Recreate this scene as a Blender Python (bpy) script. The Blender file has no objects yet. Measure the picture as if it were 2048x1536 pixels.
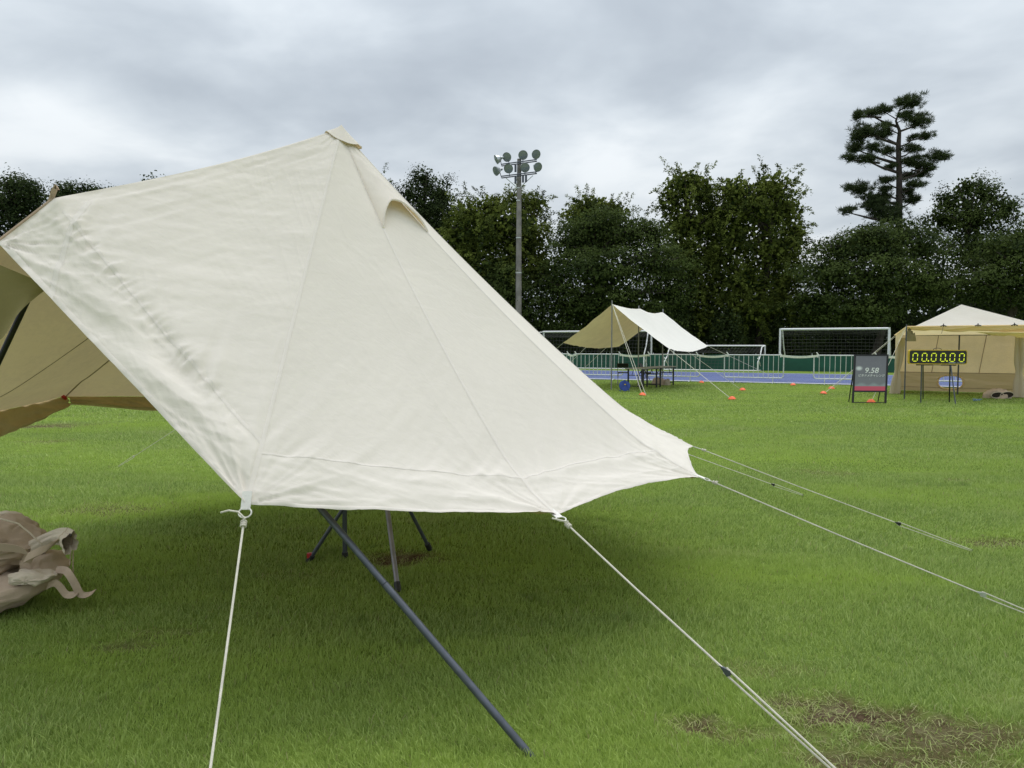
import bpy, math, random
import numpy as np
from mathutils import Vector, Matrix

rng = np.random.default_rng(7)
random.seed(7)
scene = bpy.context.scene
COL = scene.collection

# ------------------------------------------------------------------ camera
F_PX = 1450.0            # focal length in pixels of the 2048 px wide photograph
HORIZON = 690.0
CAM_H = 1.5
PITCH = math.atan((768.0 - HORIZON) / F_PX)
cam_d = bpy.data.cameras.new("camera")
cam_d.sensor_width = 36.0
cam_d.lens = 36.0 * F_PX / 2048.0
cam_d.clip_start = 0.05
cam_d.clip_end = 3000.0
cam = bpy.data.objects.new("camera", cam_d)
cam.location = (0, 0, CAM_H)
cam.rotation_euler = (math.pi / 2 - PITCH, 0, 0)
COL.objects.link(cam)
scene.camera = cam

# ------------------------------------------------------------------ world
SUN_EL, SUN_AZ = math.radians(70), math.radians(35)   # azimuth measured from +Y clockwise (towards +X)
world = bpy.data.worlds.new("World")
scene.world = world
world.use_nodes = True
wn, wl = world.node_tree.nodes, world.node_tree.links
wn.clear()


def WN(t, **kw):
    n = wn.new(t)
    for k, v in kw.items():
        setattr(n, k, v)
    return n


def wmath(op, a, b=None, c=None):
    n = WN('ShaderNodeMath', operation=op)
    for i, v in enumerate((a, b, c)):
        if v is None:
            continue
        if isinstance(v, (int, float)):
            n.inputs[i].default_value = v
        else:
            wl.new(v, n.inputs[i])
    return n.outputs[0]


sky = WN('ShaderNodeTexSky', sky_type='NISHITA', sun_disc=False)
sky.sun_elevation = SUN_EL
sky.sun_rotation = SUN_AZ
tc = WN('ShaderNodeTexCoord')
sep = WN('ShaderNodeSeparateXYZ')
wl.new(tc.outputs['Generated'], sep.inputs[0])
zz = wmath('MAXIMUM', sep.outputs[2], 0.0)
zd = wmath('ADD', zz, 0.20)
cx = wmath('DIVIDE', sep.outputs[0], zd)
cy = wmath('DIVIDE', sep.outputs[1], zd)
comb = WN('ShaderNodeCombineXYZ')
wl.new(cx, comb.inputs[0]); wl.new(cy, comb.inputs[1])
comb.inputs[2].default_value = 3.7


def cloud_noise(scale, detail, rough, dist, off):
    mp = WN('ShaderNodeMapping')
    mp.inputs['Location'].default_value = off
    wl.new(comb.outputs[0], mp.inputs['Vector'])
    n = WN('ShaderNodeTexNoise')
    n.inputs['Scale'].default_value = scale
    n.inputs['Detail'].default_value = detail
    n.inputs['Roughness'].default_value = rough
    n.inputs['Distortion'].default_value = dist
    wl.new(mp.outputs[0], n.inputs['Vector'])
    return n.outputs['Fac']


n1 = cloud_noise(0.8, 6, 0.5, 0.15, (1.3, 0.4, 0.0))
n2 = cloud_noise(2.3, 5, 0.5, 0.3, (5.1, 2.2, 1.0))
nn = wmath('ADD', wmath('MULTIPLY', n1, 0.66), wmath('MULTIPLY', n2, 0.34))
ramp = WN('ShaderNodeValToRGB')
ramp.color_ramp.interpolation = 'B_SPLINE'
e = ramp.color_ramp.elements
e[0].position = 0.37; e[0].color = (0.355, 0.397, 0.445, 1)
e[1].position = 0.62; e[1].color = (0.77, 0.805, 0.825, 1)
m1 = e.new(0.47); m1.color = (0.485, 0.535, 0.582, 1)
m2 = e.new(0.55); m2.color = (0.62, 0.668, 0.705, 1)
wl.new(nn, ramp.inputs[0])
# CIE overcast brightening towards the zenith
cie = wmath('MULTIPLY_ADD', zz, 1.0, 0.80)
vm = WN('ShaderNodeVectorMath', operation='SCALE')
wl.new(ramp.outputs[0], vm.inputs[0]); wl.new(cie, vm.inputs['Scale'])
vs = WN('ShaderNodeVectorMath', operation='SCALE')
wl.new(vm.outputs[0], vs.inputs[0]); vs.inputs['Scale'].default_value = 10.3
mixw = WN('ShaderNodeMix', data_type='RGBA')
mixw.inputs['Factor'].default_value = 0.94
wl.new(sky.outputs[0], mixw.inputs[6]); wl.new(vs.outputs[0], mixw.inputs[7])
bg = WN('ShaderNodeBackground')
bg.inputs['Strength'].default_value = 0.1
wl.new(mixw.outputs[2], bg.inputs['Color'])
wo = WN('ShaderNodeOutputWorld')
wl.new(bg.outputs[0], wo.inputs[0])

# ------------------------------------------------------------------ sun (veiled by cloud)
sun_d = bpy.data.lights.new("sun", 'SUN')
sun_d.energy = 1.5
sun_d.angle = math.radians(40)
sun_d.color = (1.0, 0.96, 0.9)
sun = bpy.data.objects.new("sun", sun_d)
sdir = Vector((math.sin(SUN_AZ) * math.cos(SUN_EL), math.cos(SUN_AZ) * math.cos(SUN_EL), math.sin(SUN_EL)))
sun.rotation_euler = sdir.to_track_quat('Z', 'Y').to_euler()
sun.location = sdir * 60
COL.objects.link(sun)

vs_ = scene.view_settings
vs_.view_transform = 'Standard'
vs_.look = 'None'
vs_.gamma = 1.0
vs_.exposure = 0.2
vs_.use_curve_mapping = False
scene.render.resolution_x = 1024
scene.render.resolution_y = 768
scene.cycles.max_bounces = 8
scene.cycles.use_denoising = True
scene.cycles.denoising_prefilter = 'NONE'

# ================================================================== helpers
FWD = np.array([0, math.cos(PITCH), -math.sin(PITCH)])
UPV = np.array([0, math.sin(PITCH), math.cos(PITCH)])


def ray(px, py):
    return FWD + np.array([1.0, 0, 0]) * (px - 1024) / F_PX + UPV * (768 - py) / F_PX


def at(px, py, Y):
    """point seen at the photo pixel, at world depth Y"""
    d = ray(px, py)
    return np.array([0, 0, CAM_H]) + d * (Y / d[1])


def gr(px, py, z=0.0):
    """ground point seen at the photo pixel"""
    d = ray(px, py)
    return np.array([0, 0, CAM_H]) + d * ((z - CAM_H) / d[2])


def proj(p):
    v = np.asarray(p, float) - np.array([0, 0, CAM_H])
    z = v @ FWD
    return 1024 + F_PX * v[0] / z, 768 - F_PX * (v @ UPV) / z


def on_seg(a, b, px):
    """point on the 3-D segment whose picture column is px"""
    lo, hi = 0.0, 1.0
    fa = proj(a)[0] - px
    for _ in range(40):
        m = (lo + hi) / 2
        fm = proj(a + (b - a) * m)[0] - px
        if (fa < 0) == (fm < 0):
            lo = m
        else:
            hi = m
    return a + (b - a) * lo


def hashn(i, seed):
    x = (np.asarray(i).astype(np.int64) * 374761393 + seed * 668265263) & 0x7fffffff
    x = ((x ^ (x >> 13)) * 1274126177) & 0x7fffffff
    return ((x ^ (x >> 16)) & 0xffff) / 65535.0 * 2 - 1


def vn1(x, seed=0):
    x = np.asarray(x, float)
    i = np.floor(x); f = x - i; f = f * f * (3 - 2 * f)
    return hashn(i, seed) * (1 - f) + hashn(i + 1, seed) * f


def vn2(x, y, seed=0):
    x = np.asarray(x, float); y = np.asarray(y, float)
    i = np.floor(x); j = np.floor(y)
    fx = x - i; fy = y - j
    fx = fx * fx * (3 - 2 * fx); fy = fy * fy * (3 - 2 * fy)
    h = lambda a, b: hashn(a * 7919 + b * 104729, seed)
    return ((h(i, j) * (1 - fx) + h(i + 1, j) * fx) * (1 - fy)
            + (h(i, j + 1) * (1 - fx) + h(i + 1, j + 1) * fx) * fy)


def fbm2(x, y, seed=0, o=3):
    s = 0; a = 1.0
    for k in range(o):
        s = s + a * vn2(x * 2 ** k, y * 2 ** k, seed + k * 17)
        a *= 0.5
    return s


def sstep(a, b, x):
    t = np.clip((x - a) / (b - a), 0, 1)
    return t * t * (3 - 2 * t)


class MB:
    """collects shapes; build() links them as ONE mesh object"""
    def __init__(self):
        self.v = []; self.f = []

    def add(self, v, f):
        o = len(self.v)
        self.v += [tuple(map(float, p)) for p in v]
        self.f += [tuple(i + o for i in q) for q in f]
        return self

    def box(self, c, s, R=None, taper=1.0):
        hx, hy, hz = s[0] / 2, s[1] / 2, s[2] / 2
        vs = []
        for sz in (-1, 1):
            k = taper if sz > 0 else 1.0
            for sx, sy in ((-1, -1), (1, -1), (1, 1), (-1, 1)):
                p = Vector((sx * hx * k, sy * hy * k, sz * hz))
                if R is not None:
                    p = R @ p
                vs.append((p.x + c[0], p.y + c[1], p.z + c[2]))
        return self.add(vs, [(0, 3, 2, 1), (4, 5, 6, 7), (0, 1, 5, 4), (1, 2, 6, 5), (2, 3, 7, 6), (3, 0, 4, 7)])

    def tube(self, pts, r, n=8, closed=False, flat=None):
        pts = [Vector(map(float, p)) for p in pts]
        m = len(pts)
        rs = r if hasattr(r, '__len__') else [r] * m
        vs = []; prev = None
        for i, p in enumerate(pts):
            if closed:
                t = pts[(i + 1) % m] - pts[i - 1]
            else:
                t = pts[min(i + 1, m - 1)] - pts[max(i - 1, 0)]
            t = t.normalized() if t.length > 1e-9 else Vector((0, 0, 1))
            if prev is None:
                ref = Vector((0, 0, 1)) if abs(t.z) < 0.9 else Vector((1, 0, 0))
                a = t.cross(ref).normalized()
            else:
                a = (prev - t * prev.dot(t))
                a = a.normalized() if a.length > 1e-6 else t.orthogonal().normalized()
            prev = a
            b = t.cross(a)
            for k in range(n):
                an = 2 * math.pi * k / n
                vs.append(p + a * math.cos(an) * rs[i] + b * math.sin(an) * rs[i] * (flat or 1.0))
        fs = []
        for i in range(m if closed else m - 1):
            j = (i + 1) % m
            for k in range(n):
                l = (k + 1) % n
                fs.append((i * n + k, i * n + l, j * n + l, j * n + k))
        if not closed:
            fs.append(tuple(reversed(range(n))))
            fs.append(tuple((m - 1) * n + k for k in range(n)))
        return self.add(vs, fs)

    def lathe(self, prof, n=16, c=(0, 0, 0), R=None):
        vs = []
        for (r, z) in prof:
            for k in range(n):
                a = 2 * math.pi * k / n
                p = Vector((r * math.cos(a), r * math.sin(a), z))
                if R is not None:
                    p = R @ p
                vs.append((p.x + c[0], p.y + c[1], p.z + c[2]))
        fs = []
        for i in range(len(prof) - 1):
            for k in range(n):
                l = (k + 1) % n
                fs.append((i * n + k, i * n + l, (i + 1) * n + l, (i + 1) * n + k))
        return self.add(vs, fs)

    def ribbon(self, pts, side, w, thick=0.003, smooth=False):
        """flat strap along pts, side = direction(s) of its width"""
        pts = [np.asarray(p, float) for p in pts]
        if smooth:
            A_ = np.array(pts); n_ = len(A_); sd_ = np.array(side, float)
            o_, q_ = [], []
            for i in range(n_ - 1):
                p0, p1, p2, p3 = A_[max(i - 1, 0)], A_[i], A_[i + 1], A_[min(i + 2, n_ - 1)]
                for f in np.linspace(0, 1, 8, endpoint=(i == n_ - 2)):
                    o_.append(0.5 * ((2 * p1) + (-p0 + p2) * f + (2 * p0 - 5 * p1 + 4 * p2 - p3) * f * f + (-p0 + 3 * p1 - 3 * p2 + p3) * f ** 3))
                    q_.append(sd_[i] * (1 - f) + sd_[i + 1] * f)
            pts, side = o_, q_
        m = len(pts); vs = []
        for i, p in enumerate(pts):
            t = pts[min(i + 1, m - 1)] - pts[max(i - 1, 0)]
            s = np.asarray(side[i] if hasattr(side[0], '__len__') else side, float)
            s = s / np.linalg.norm(s)
            nrm = np.cross(t, s); nrm = nrm / (np.linalg.norm(nrm) + 1e-9)
            for a, b in ((-1, -1), (1, -1), (1, 1), (-1, 1)):
                vs.append(p + s * a * w / 2 + nrm * b * thick / 2)
        fs = [(3, 2, 1, 0), tuple((m - 1) * 4 + k for k in range(4))]
        for i in range(m - 1):
            for k in range(4):
                l = (k + 1) % 4
                fs.append((i * 4 + k, i * 4 + l, i * 4 + 4 + l, i * 4 + 4 + k))
        return self.add(vs, fs)

    def build(self, name, mat, parent=None, smooth=False):
        me = bpy.data.meshes.new(name)
        me.from_pydata(self.v, [], self.f)
        me.materials.append(mat)
        if smooth:
            me.polygons.foreach_set('use_smooth', [True] * len(me.polygons))
            try:
                me.set_sharp_from_angle(angle=math.radians(40))
            except Exception:
                pass
        me.update()
        return link(name, me, parent)


def link(name, data, parent=None):
    o = bpy.data.objects.new(name, data)
    COL.objects.link(o)
    if parent is not None:
        put(o, parent)
    return o


def put(o, parent):
    """parent o, whose vertices are in world coordinates"""
    o.parent = parent
    top = parent
    off = Matrix.Identity(4)
    chain = []
    while top is not None:
        chain.append(top); top = top.parent
    M = Matrix.Identity(4)
    for q in reversed(chain):
        M = M @ q.matrix_parent_inverse @ q.matrix_basis
    o.matrix_parent_inverse = M.inverted()


def fast_mesh(name, verts, faces, mat, parent=None, smooth=False, face_attr=None, point_attr=None):
    verts = np.ascontiguousarray(verts, dtype=np.float32)
    faces = np.ascontiguousarray(faces, dtype=np.int32)
    me = bpy.data.meshes.new(name)
    nf, k = faces.shape
    me.vertices.add(len(verts)); me.vertices.foreach_set('co', verts.ravel())
    me.loops.add(nf * k); me.loops.foreach_set('vertex_index', faces.ravel())
    me.polygons.add(nf)
    me.polygons.foreach_set('loop_start', np.arange(0, nf * k, k, dtype=np.int32))
    try:
        me.polygons.foreach_set('loop_total', np.full(nf, k, dtype=np.int32))
    except Exception:
        pass
    if smooth:
        me.polygons.foreach_set('use_smooth', np.ones(nf, dtype=bool))
    me.materials.append(mat)
    me.update(calc_edges=True)
    for dom, d in (('FACE', face_attr), ('POINT', point_attr)):
        for an, arr in (d or {}).items():
            a = me.attributes.new(an, 'FLOAT', dom)
            a.data.foreach_set('value', np.ascontiguousarray(arr, dtype=np.float32))
    return link(name, me, parent)


def grid_faces(nu, nv, flip=False):
    i, j = np.meshgrid(np.arange(nu - 1), np.arange(nv - 1), indexing='ij')
    a = (i * nv + j).ravel(); b = ((i + 1) * nv + j).ravel()
    c = ((i + 1) * nv + j + 1).ravel(); d = (i * nv + j + 1).ravel()
    return np.stack([a, d, c, b] if flip else [a, b, c, d], 1)


def thing(name, label, cat, loc=(0, 0, 0), group=None, rotz=0.0):
    o = bpy.data.objects.new(name, None)
    o.empty_display_size = 0.2
    COL.objects.link(o)
    o.location = tuple(map(float, loc)); o.rotation_euler = (0, 0, rotz)
    return tag(o, label, cat, group)


def tag(o, label, cat, group=None):
    o['label'] = label; o['category'] = cat
    if group:
        o['group'] = group
    return o


def copy_tree(o, parent=None):
    c = o.copy(); COL.objects.link(c); c.parent = parent
    for ch in [x for x in bpy.data.objects if x.parent == o]:
        copy_tree(ch, c)
    return c


# ------------------------------------------------------------------ materials
def new_mat(name):
    m = bpy.data.materials.new(name)
    m.use_nodes = True
    nt = m.node_tree
    nt.nodes.clear()
    out = nt.nodes.new('ShaderNodeOutputMaterial')
    return m, nt, out


def mnode(nt, t, ins=None, **kw):
    n = nt.nodes.new(t)
    for k, v in kw.items():
        setattr(n, k, v)
    for k, v in (ins or {}).items():
        if isinstance(v, bpy.types.NodeSocket):
            nt.links.new(v, n.inputs[k])
        else:
            n.inputs[k].default_value = v
    return n


def noise(nt, scale, detail=4, rough=0.55, vec=None, dist=0.0):
    n = mnode(nt, 'ShaderNodeTexNoise', {'Scale': scale, 'Detail': detail, 'Roughness': rough, 'Distortion': dist})
    if vec is not None:
        nt.links.new(vec, n.inputs['Vector'])
    return n.outputs['Fac']


def mixc(nt, fac, a, b, blend='MIX'):
    n = nt.nodes.new('ShaderNodeMix'); n.data_type = 'RGBA'; n.blend_type = blend
    for k, v in ((0, fac), (6, a), (7, b)):
        if isinstance(v, bpy.types.NodeSocket):
            nt.links.new(v, n.inputs[k])
        elif k == 0:
            n.inputs[k].default_value = v
        else:
            n.inputs[k].default_value = tuple(v) + ((1,) if len(v) == 3 else ())
    return n.outputs[2]


def ramp2(nt, fac, p0, p1):
    n = mnode(nt, 'ShaderNodeMapRange', {0: fac, 1: p0, 2: p1})
    n.interpolation_type = 'SMOOTHSTEP'
    return n.outputs[0]


def plain(name, col, rough=0.6, metal=0.0, var=0.12, scale=12.0, bump=0.0, bscale=60.0, spec=0.5):
    m, nt, out = new_mat(name)
    geo = mnode(nt, 'ShaderNodeTexCoord')
    f = noise(nt, scale, 5, 0.6, geo.outputs['Object'])
    lo = tuple(c * (1 - var) for c in col); hi = tuple(min(1, c * (1 + var)) for c in col)
    c = mixc(nt, ramp2(nt, f, 0.3, 0.7), lo, hi)
    b = mnode(nt, 'ShaderNodeBsdfPrincipled', {'Base Color': c, 'Roughness': rough, 'Metallic': metal})
    b.inputs['Specular IOR Level'].default_value = spec
    if bump:
        h = noise(nt, bscale, 4, 0.6, geo.outputs['Object'])
        bp = mnode(nt, 'ShaderNodeBump', {'Height': h, 'Strength': bump, 'Distance': 0.01})
        nt.links.new(bp.outputs[0], b.inputs['Normal'])
    nt.links.new(b.outputs[0], out.inputs[0])
    return m


def canvas_mat(name, outer, inner, trans, wr=0.16, weave=900.0):
    """cotton canvas: outer and inner colours paint the daylit and shaded sides, lets some daylight through"""
    m, nt, out = new_mat(name)
    tcn = mnode(nt, 'ShaderNodeTexCoord')
    geo = mnode(nt, 'ShaderNodeNewGeometry')
    big = noise(nt, 1.7, 5, 0.6, tcn.outputs['Object'])
    fine = noise(nt, 30.0, 5, 0.65, tcn.outputs['Object'])
    v = mixc(nt, 0.35, big, fine)
    lo = tuple(c * 0.975 for c in outer); hi = tuple(min(1, c * 1.02) for c in outer)
    oc = mixc(nt, ramp2(nt, v, 0.35, 0.65), lo, hi)
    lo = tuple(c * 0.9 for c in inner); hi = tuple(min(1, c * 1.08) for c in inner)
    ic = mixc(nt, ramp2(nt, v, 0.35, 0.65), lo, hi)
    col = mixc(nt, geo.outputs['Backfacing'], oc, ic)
    # soft creases of several sizes + fine weave
    mp = mnode(nt, 'ShaderNodeMapping', {'Vector': tcn.outputs['Object'], 'Rotation': (0.3, 0.5, 0.7), 'Scale': (1.0, 1.0, 3.2)})
    c1 = noise(nt, 4.5, 5, 0.55, mp.outputs[0], 0.6)
    mp2 = mnode(nt, 'ShaderNodeMapping', {'Vector': tcn.outputs['Object'], 'Rotation': (0.9, -0.4, 1.9), 'Scale': (1.0, 4.0, 1.0)})
    c2 = noise(nt, 9.0, 4, 0.5, mp2.outputs[0], 0.9)
    c3 = noise(nt, weave, 2, 0.5, tcn.outputs['Object'])
    h1 = mnode(nt, 'ShaderNodeMath', {0: c1, 1: 1.0}, operation='MULTIPLY').outputs[0]
    h2 = mnode(nt, 'ShaderNodeMath', {0: c2, 1: 0.45, 2: h1}, operation='MULTIPLY_ADD').outputs[0]
    bp = mnode(nt, 'ShaderNodeBump', {'Height': h2, 'Strength': wr, 'Distance': 0.02})
    bp2 = mnode(nt, 'ShaderNodeBump', {'Height': c3, 'Strength': 0.12, 'Distance': 0.001, 'Normal': bp.outputs[0]})
    d = mnode(nt, 'ShaderNodeBsdfDiffuse', {'Color': col, 'Roughness': 0.6, 'Normal': bp2.outputs[0]})
    t = mnode(nt, 'ShaderNodeBsdfTranslucent', {'Color': tuple(trans) + (1,), 'Normal': bp.outputs[0]})
    a = mnode(nt, 'ShaderNodeAddShader')
    nt.links.new(d.outputs[0], a.inputs[0]); nt.links.new(t.outputs[0], a.inputs[1])
    nt.links.new(a.outputs[0], out.inputs[0])
    return m


def leaf_mat(name, c_dark, c_light, c_tip=None, trans=0.5):
    m, nt, out = new_mat(name)
    at_ = mnode(nt, 'ShaderNodeAttribute', attribute_name='rnd')
    tcn = mnode(nt, 'ShaderNodeTexCoord')
    big = noise(nt, 0.35, 3, 0.6, tcn.outputs['Object'])
    f = mnode(nt, 'ShaderNodeMath', {0: at_.outputs['Fac'], 1: 0.75}, operation='MULTIPLY').outputs[0]
    f = mnode(nt, 'ShaderNodeMath', {0: big, 1: 0.5, 2: f}, operation='MULTIPLY_ADD').outputs[0]
    c = mixc(nt, ramp2(nt, f, 0.2, 0.85), c_dark, c_light)
    b = mnode(nt, 'ShaderNodeBsdfPrincipled', {'Base Color': c, 'Roughness': 0.75})
    b.inputs['Specular IOR Level'].default_value = 0.06
    tr = mnode(nt, 'ShaderNodeBsdfTranslucent', {'Color': c})
    mx = mnode(nt, 'ShaderNodeMixShader', {0: 0.3 * trans * 2})
    nt.links.new(b.outputs[0], mx.inputs[1]); nt.links.new(tr.outputs[0], mx.inputs[2])
    nt.links.new(mx.outputs[0], out.inputs[0])
    return m


M = {}
CANVAS_OUT = (0.75, 0.705, 0.645)
CANVAS_IN = (0.60, 0.50, 0.335)  # tan cast of light through the cloth, painted into its inside colour
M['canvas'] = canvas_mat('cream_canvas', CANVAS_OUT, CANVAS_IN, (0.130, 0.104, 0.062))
M['canvas_far'] = canvas_mat('white_canvas_plain', (0.80, 0.78, 0.745), CANVAS_IN, (0.130, 0.104, 0.062), 0.25)
M['seam'] = canvas_mat('seam_canvas', tuple(c * 1.02 for c in CANVAS_OUT), (0.42, 0.32, 0.18), (0.04, 0.03, 0.014), 0.15)
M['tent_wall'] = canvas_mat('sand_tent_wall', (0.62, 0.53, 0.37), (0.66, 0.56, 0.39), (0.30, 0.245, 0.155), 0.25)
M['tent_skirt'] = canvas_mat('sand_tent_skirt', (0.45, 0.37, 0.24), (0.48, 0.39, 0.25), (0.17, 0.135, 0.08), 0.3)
M['tan'] = canvas_mat('tan_canvas', (0.46, 0.35, 0.20), (0.46, 0.35, 0.20), (0.08, 0.06, 0.028), 0.45)
M['olive'] = canvas_mat('olive_canvas', (0.30, 0.255, 0.13), (0.36, 0.26, 0.14), (0.05, 0.04, 0.015), 0.35)
M['brown_trim'] = plain('brown_webbing', (0.40, 0.30, 0.21), 0.85, bump=0.3, bscale=400)
M['web_white'] = plain('white_webbing', (0.78, 0.76, 0.71), 0.8, bump=0.4, bscale=500)
M['rope'] = plain('cream_rope', (0.74, 0.70, 0.60), 0.85, bump=0.6, bscale=500)
M['rope_far'] = plain('pale_rope', (0.62, 0.60, 0.50), 0.85)
M['pole'] = plain('grey_steel_pole', (0.085, 0.095, 0.115), 0.38, 0.35, var=0.15, scale=20)
M['pole_lt'] = plain('light_steel_pole', (0.26, 0.25, 0.28), 0.4, 0.5)
M['black'] = plain('black_plastic', (0.018, 0.018, 0.02), 0.5)
M['black_metal'] = plain('black_metal', (0.02, 0.02, 0.024), 0.4, 0.2)
M['red'] = plain('red_plastic', (0.45, 0.02, 0.02), 0.45)
M['white_paint'] = plain('white_paint', (0.78, 0.78, 0.77), 0.45, var=0.06)
M['galv'] = plain('galvanised_steel', (0.62, 0.64, 0.65), 0.45, 0.2)
M['silver'] = plain('silver_aluminium', (0.6, 0.61, 0.62), 0.4, 0.7)
M['orange'] = plain('orange_plastic', (0.85, 0.13, 0.03), 0.5)
M['net'] = plain('dark_net', (0.06, 0.063, 0.06), 0.9)
M['concrete'] = plain('concrete_mast', (0.235, 0.215, 0.20), 0.85, var=0.25, scale=1.5, bump=0.3, bscale=8)
M['lampglass'] = plain('lamp_glass', (0.22, 0.245, 0.25), 0.25, 0.15)
M['lampsil'] = plain('lamp_reflector', (0.5, 0.53, 0.54), 0.35, 0.75)
M['blue_reel'] = plain('blue_plastic', (0.02, 0.06, 0.30), 0.4)
M['tabletop'] = plain('grey_laminate', (0.36, 0.34, 0.30), 0.45)
M['bark'] = plain('bark', (0.055, 0.045, 0.036), 0.95, var=0.35, scale=3, bump=0.6, bscale=12)
M['pinebark'] = plain('pine_bark', (0.050, 0.040, 0.034), 0.95, var=0.35, scale=3, bump=0.6, bscale=12)
M['green_net'] = plain('green_windbreak', (0.012, 0.085, 0.055), 0.8, var=0.2, scale=0.8)
M['tape'] = plain('white_cloth_tape', (0.80, 0.80, 0.80), 0.8)
M['bag1'] = canvas_mat('taupe_canvas', (0.52, 0.41, 0.305), (0.52, 0.41, 0.305), (0.02, 0.015, 0.01), 0.3)
M['bag2'] = canvas_mat('brown_canvas', (0.46, 0.36, 0.265), (0.46, 0.36, 0.265), (0.02, 0.015, 0.01), 0.3)
M['bag3'] = canvas_mat('pale_lining', (0.60, 0.52, 0.41), (0.50, 0.43, 0.33), (0.04, 0.03, 0.02), 0.45)
M['strap'] = plain('tan_strap', (0.50, 0.38, 0.28), 0.8, bump=0.3, bscale=500)
M['yellow'] = plain('yellow_frame', (0.62, 0.42, 0.03), 0.5)


def glow_mat(name, col, e):
    m, nt, out = new_mat(name)
    b = mnode(nt, 'ShaderNodeBsdfPrincipled', {'Base Color': tuple(col) + (1,), 'Roughness': 0.4,
                                              'Emission Color': tuple(col) + (1,), 'Emission Strength': e})
    nt.links.new(b.outputs[0], out.inputs[0])
    return m


M['digit'] = glow_mat('yellow_segment_added_glow', (0.72, 0.80, 0.04), 0.45)  # reflective clock digits with a small glow added to their yellow

# ================================================================== ground
PATCH = []   # x, y, rx, ry, strength


def patch(px, py, rx, ry, s):
    g = gr(px, py)
    PATCH.append((g[0], g[1], rx, ry, s))


patch(1690, 1425, 0.36, 0.15, 1.25)
patch(1590, 1400, 0.22, 0.09, 0.85)
patch(1860, 1465, 0.38, 0.15, 0.85)
patch(1740, 1515, 0.36, 0.10, 0.85)
patch(1960, 1530, 0.26, 0.08, 0.6)
patch(1390, 1442, 0.17, 0.075, 0.9)
patch(1520, 1460, 0.20, 0.07, 0.6)
patch(255, 1290, 0.18, 0.06, 0.55)
patch(335, 1262, 0.18, 0.06, 0.6)
patch(600, 1150, 0.3, 0.1, 0.25)
patch(800, 1117, 0.25, 0.16, 1.15)
patch(85, 852, 0.55, 0.45, 1.0)
patch(80, 883, 0.40, 0.2, 0.6)
patch(1985, 1080, 0.30, 0.14, 0.65)
patch(235, 1015, 0.55, 0.3, 0.5)
patch(1500, 1330, 0.30, 0.12, 0.35)
patch(1920, 960, 0.2, 0.12, 0.5)
patch(1660, 945, 0.4, 0.3, 0.35)


def bare(x, y):
    s = np.zeros_like(x)
    for (cx_, cy_, rx, ry, k) in PATCH:
        dx = (x - cx_) / rx; dy = (y - cy_) / ry
        rr = np.sqrt(dx * dx + dy * dy)
        rr = rr + 0.40 * fbm2(x * 5.0, y * 7.0, 5, 3) + 0.22 * vn2(x * 28.0, y * 28.0, 9)
        s = np.maximum(s, k * (1 - sstep(0.35, 1.35, rr)))
    return np.clip(s, 0, 1)


def coords(lo, f0, f1, hi, step, grow):
    a = list(np.arange(f0, f1 + 1e-6, step))
    x = f1; s = step
    while x < hi:
        s *= grow; x += s; a.append(min(x, hi))
    x = f0; s = step; b = []
    while x > lo:
        s *= grow; x -= s; b.append(max(x, lo))
    return np.array(b[::-1] + a)


gx = coords(-1200, -4.5, 4.5, 1200, 0.08, 1.15)
gy = coords(-60, 1.6, 9.0, 2000, 0.07, 1.15)
GX, GY = np.meshgrid(gx, gy, indexing='ij')


def turf_h(x, y):
    near = np.exp(-((x) ** 2 + (y - 6) ** 2) / 900.0)
    return 0.012 * fbm2(x * 0.9, y * 0.9, 3, 3) * near - 0.012 * bare(x, y)


GZ = turf_h(GX, GY) - 0.012
m, nt, out = new_mat('lawn_soil')
tcn = mnode(nt, 'ShaderNodeTexCoord')
ba = mnode(nt, 'ShaderNodeAttribute', attribute_name='bare')
mpg = mnode(nt, 'ShaderNodeMapping', {'Vector': tcn.outputs['Object'], 'Scale': (0.35, 1.0, 1.0)})
g1 = noise(nt, 0.55, 5, 0.6, mpg.outputs[0], 0.4)
g2 = noise(nt, 7.0, 6, 0.7, tcn.outputs['Object'])
g3 = noise(nt, 60.0, 5, 0.7, tcn.outputs['Object'])
gcol = mixc(nt, ramp2(nt, g1, 0.35, 0.65), (0.19, 0.275, 0.055), (0.29, 0.39, 0.085))
gcol = mixc(nt, ramp2(nt, g2, 0.35, 0.7), gcol, (0.15, 0.225, 0.045))
scol = mixc(nt, ramp2(nt, g3, 0.3, 0.7), (0.045, 0.028, 0.018), (0.17, 0.115, 0.075))
scol = mixc(nt, ramp2(nt, g2, 0.45, 0.7), scol, (0.22, 0.18, 0.11))
gcol = mixc(nt, ba.outputs['Fac'], gcol, scol)
bp = mnode(nt, 'ShaderNodeBump', {'Height': g3, 'Strength': 0.8, 'Distance': 0.03})
b = mnode(nt, 'ShaderNodeBsdfDiffuse', {'Color': gcol, 'Roughness': 0.9, 'Normal': bp.outputs[0]})
nt.links.new(b.outputs[0], out.inputs[0])
M['ground'] = m
ground = fast_mesh('ground', np.stack([GX, GY, GZ], -1).reshape(-1, 3), grid_faces(len(gx), len(gy)), M['ground'],
                   smooth=True, point_attr={'bare': bare(GX, GY).ravel()})
ground['kind'] = 'structure'
ground['label'] = 'mown green lawn of the sports field with bare patches'

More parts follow.
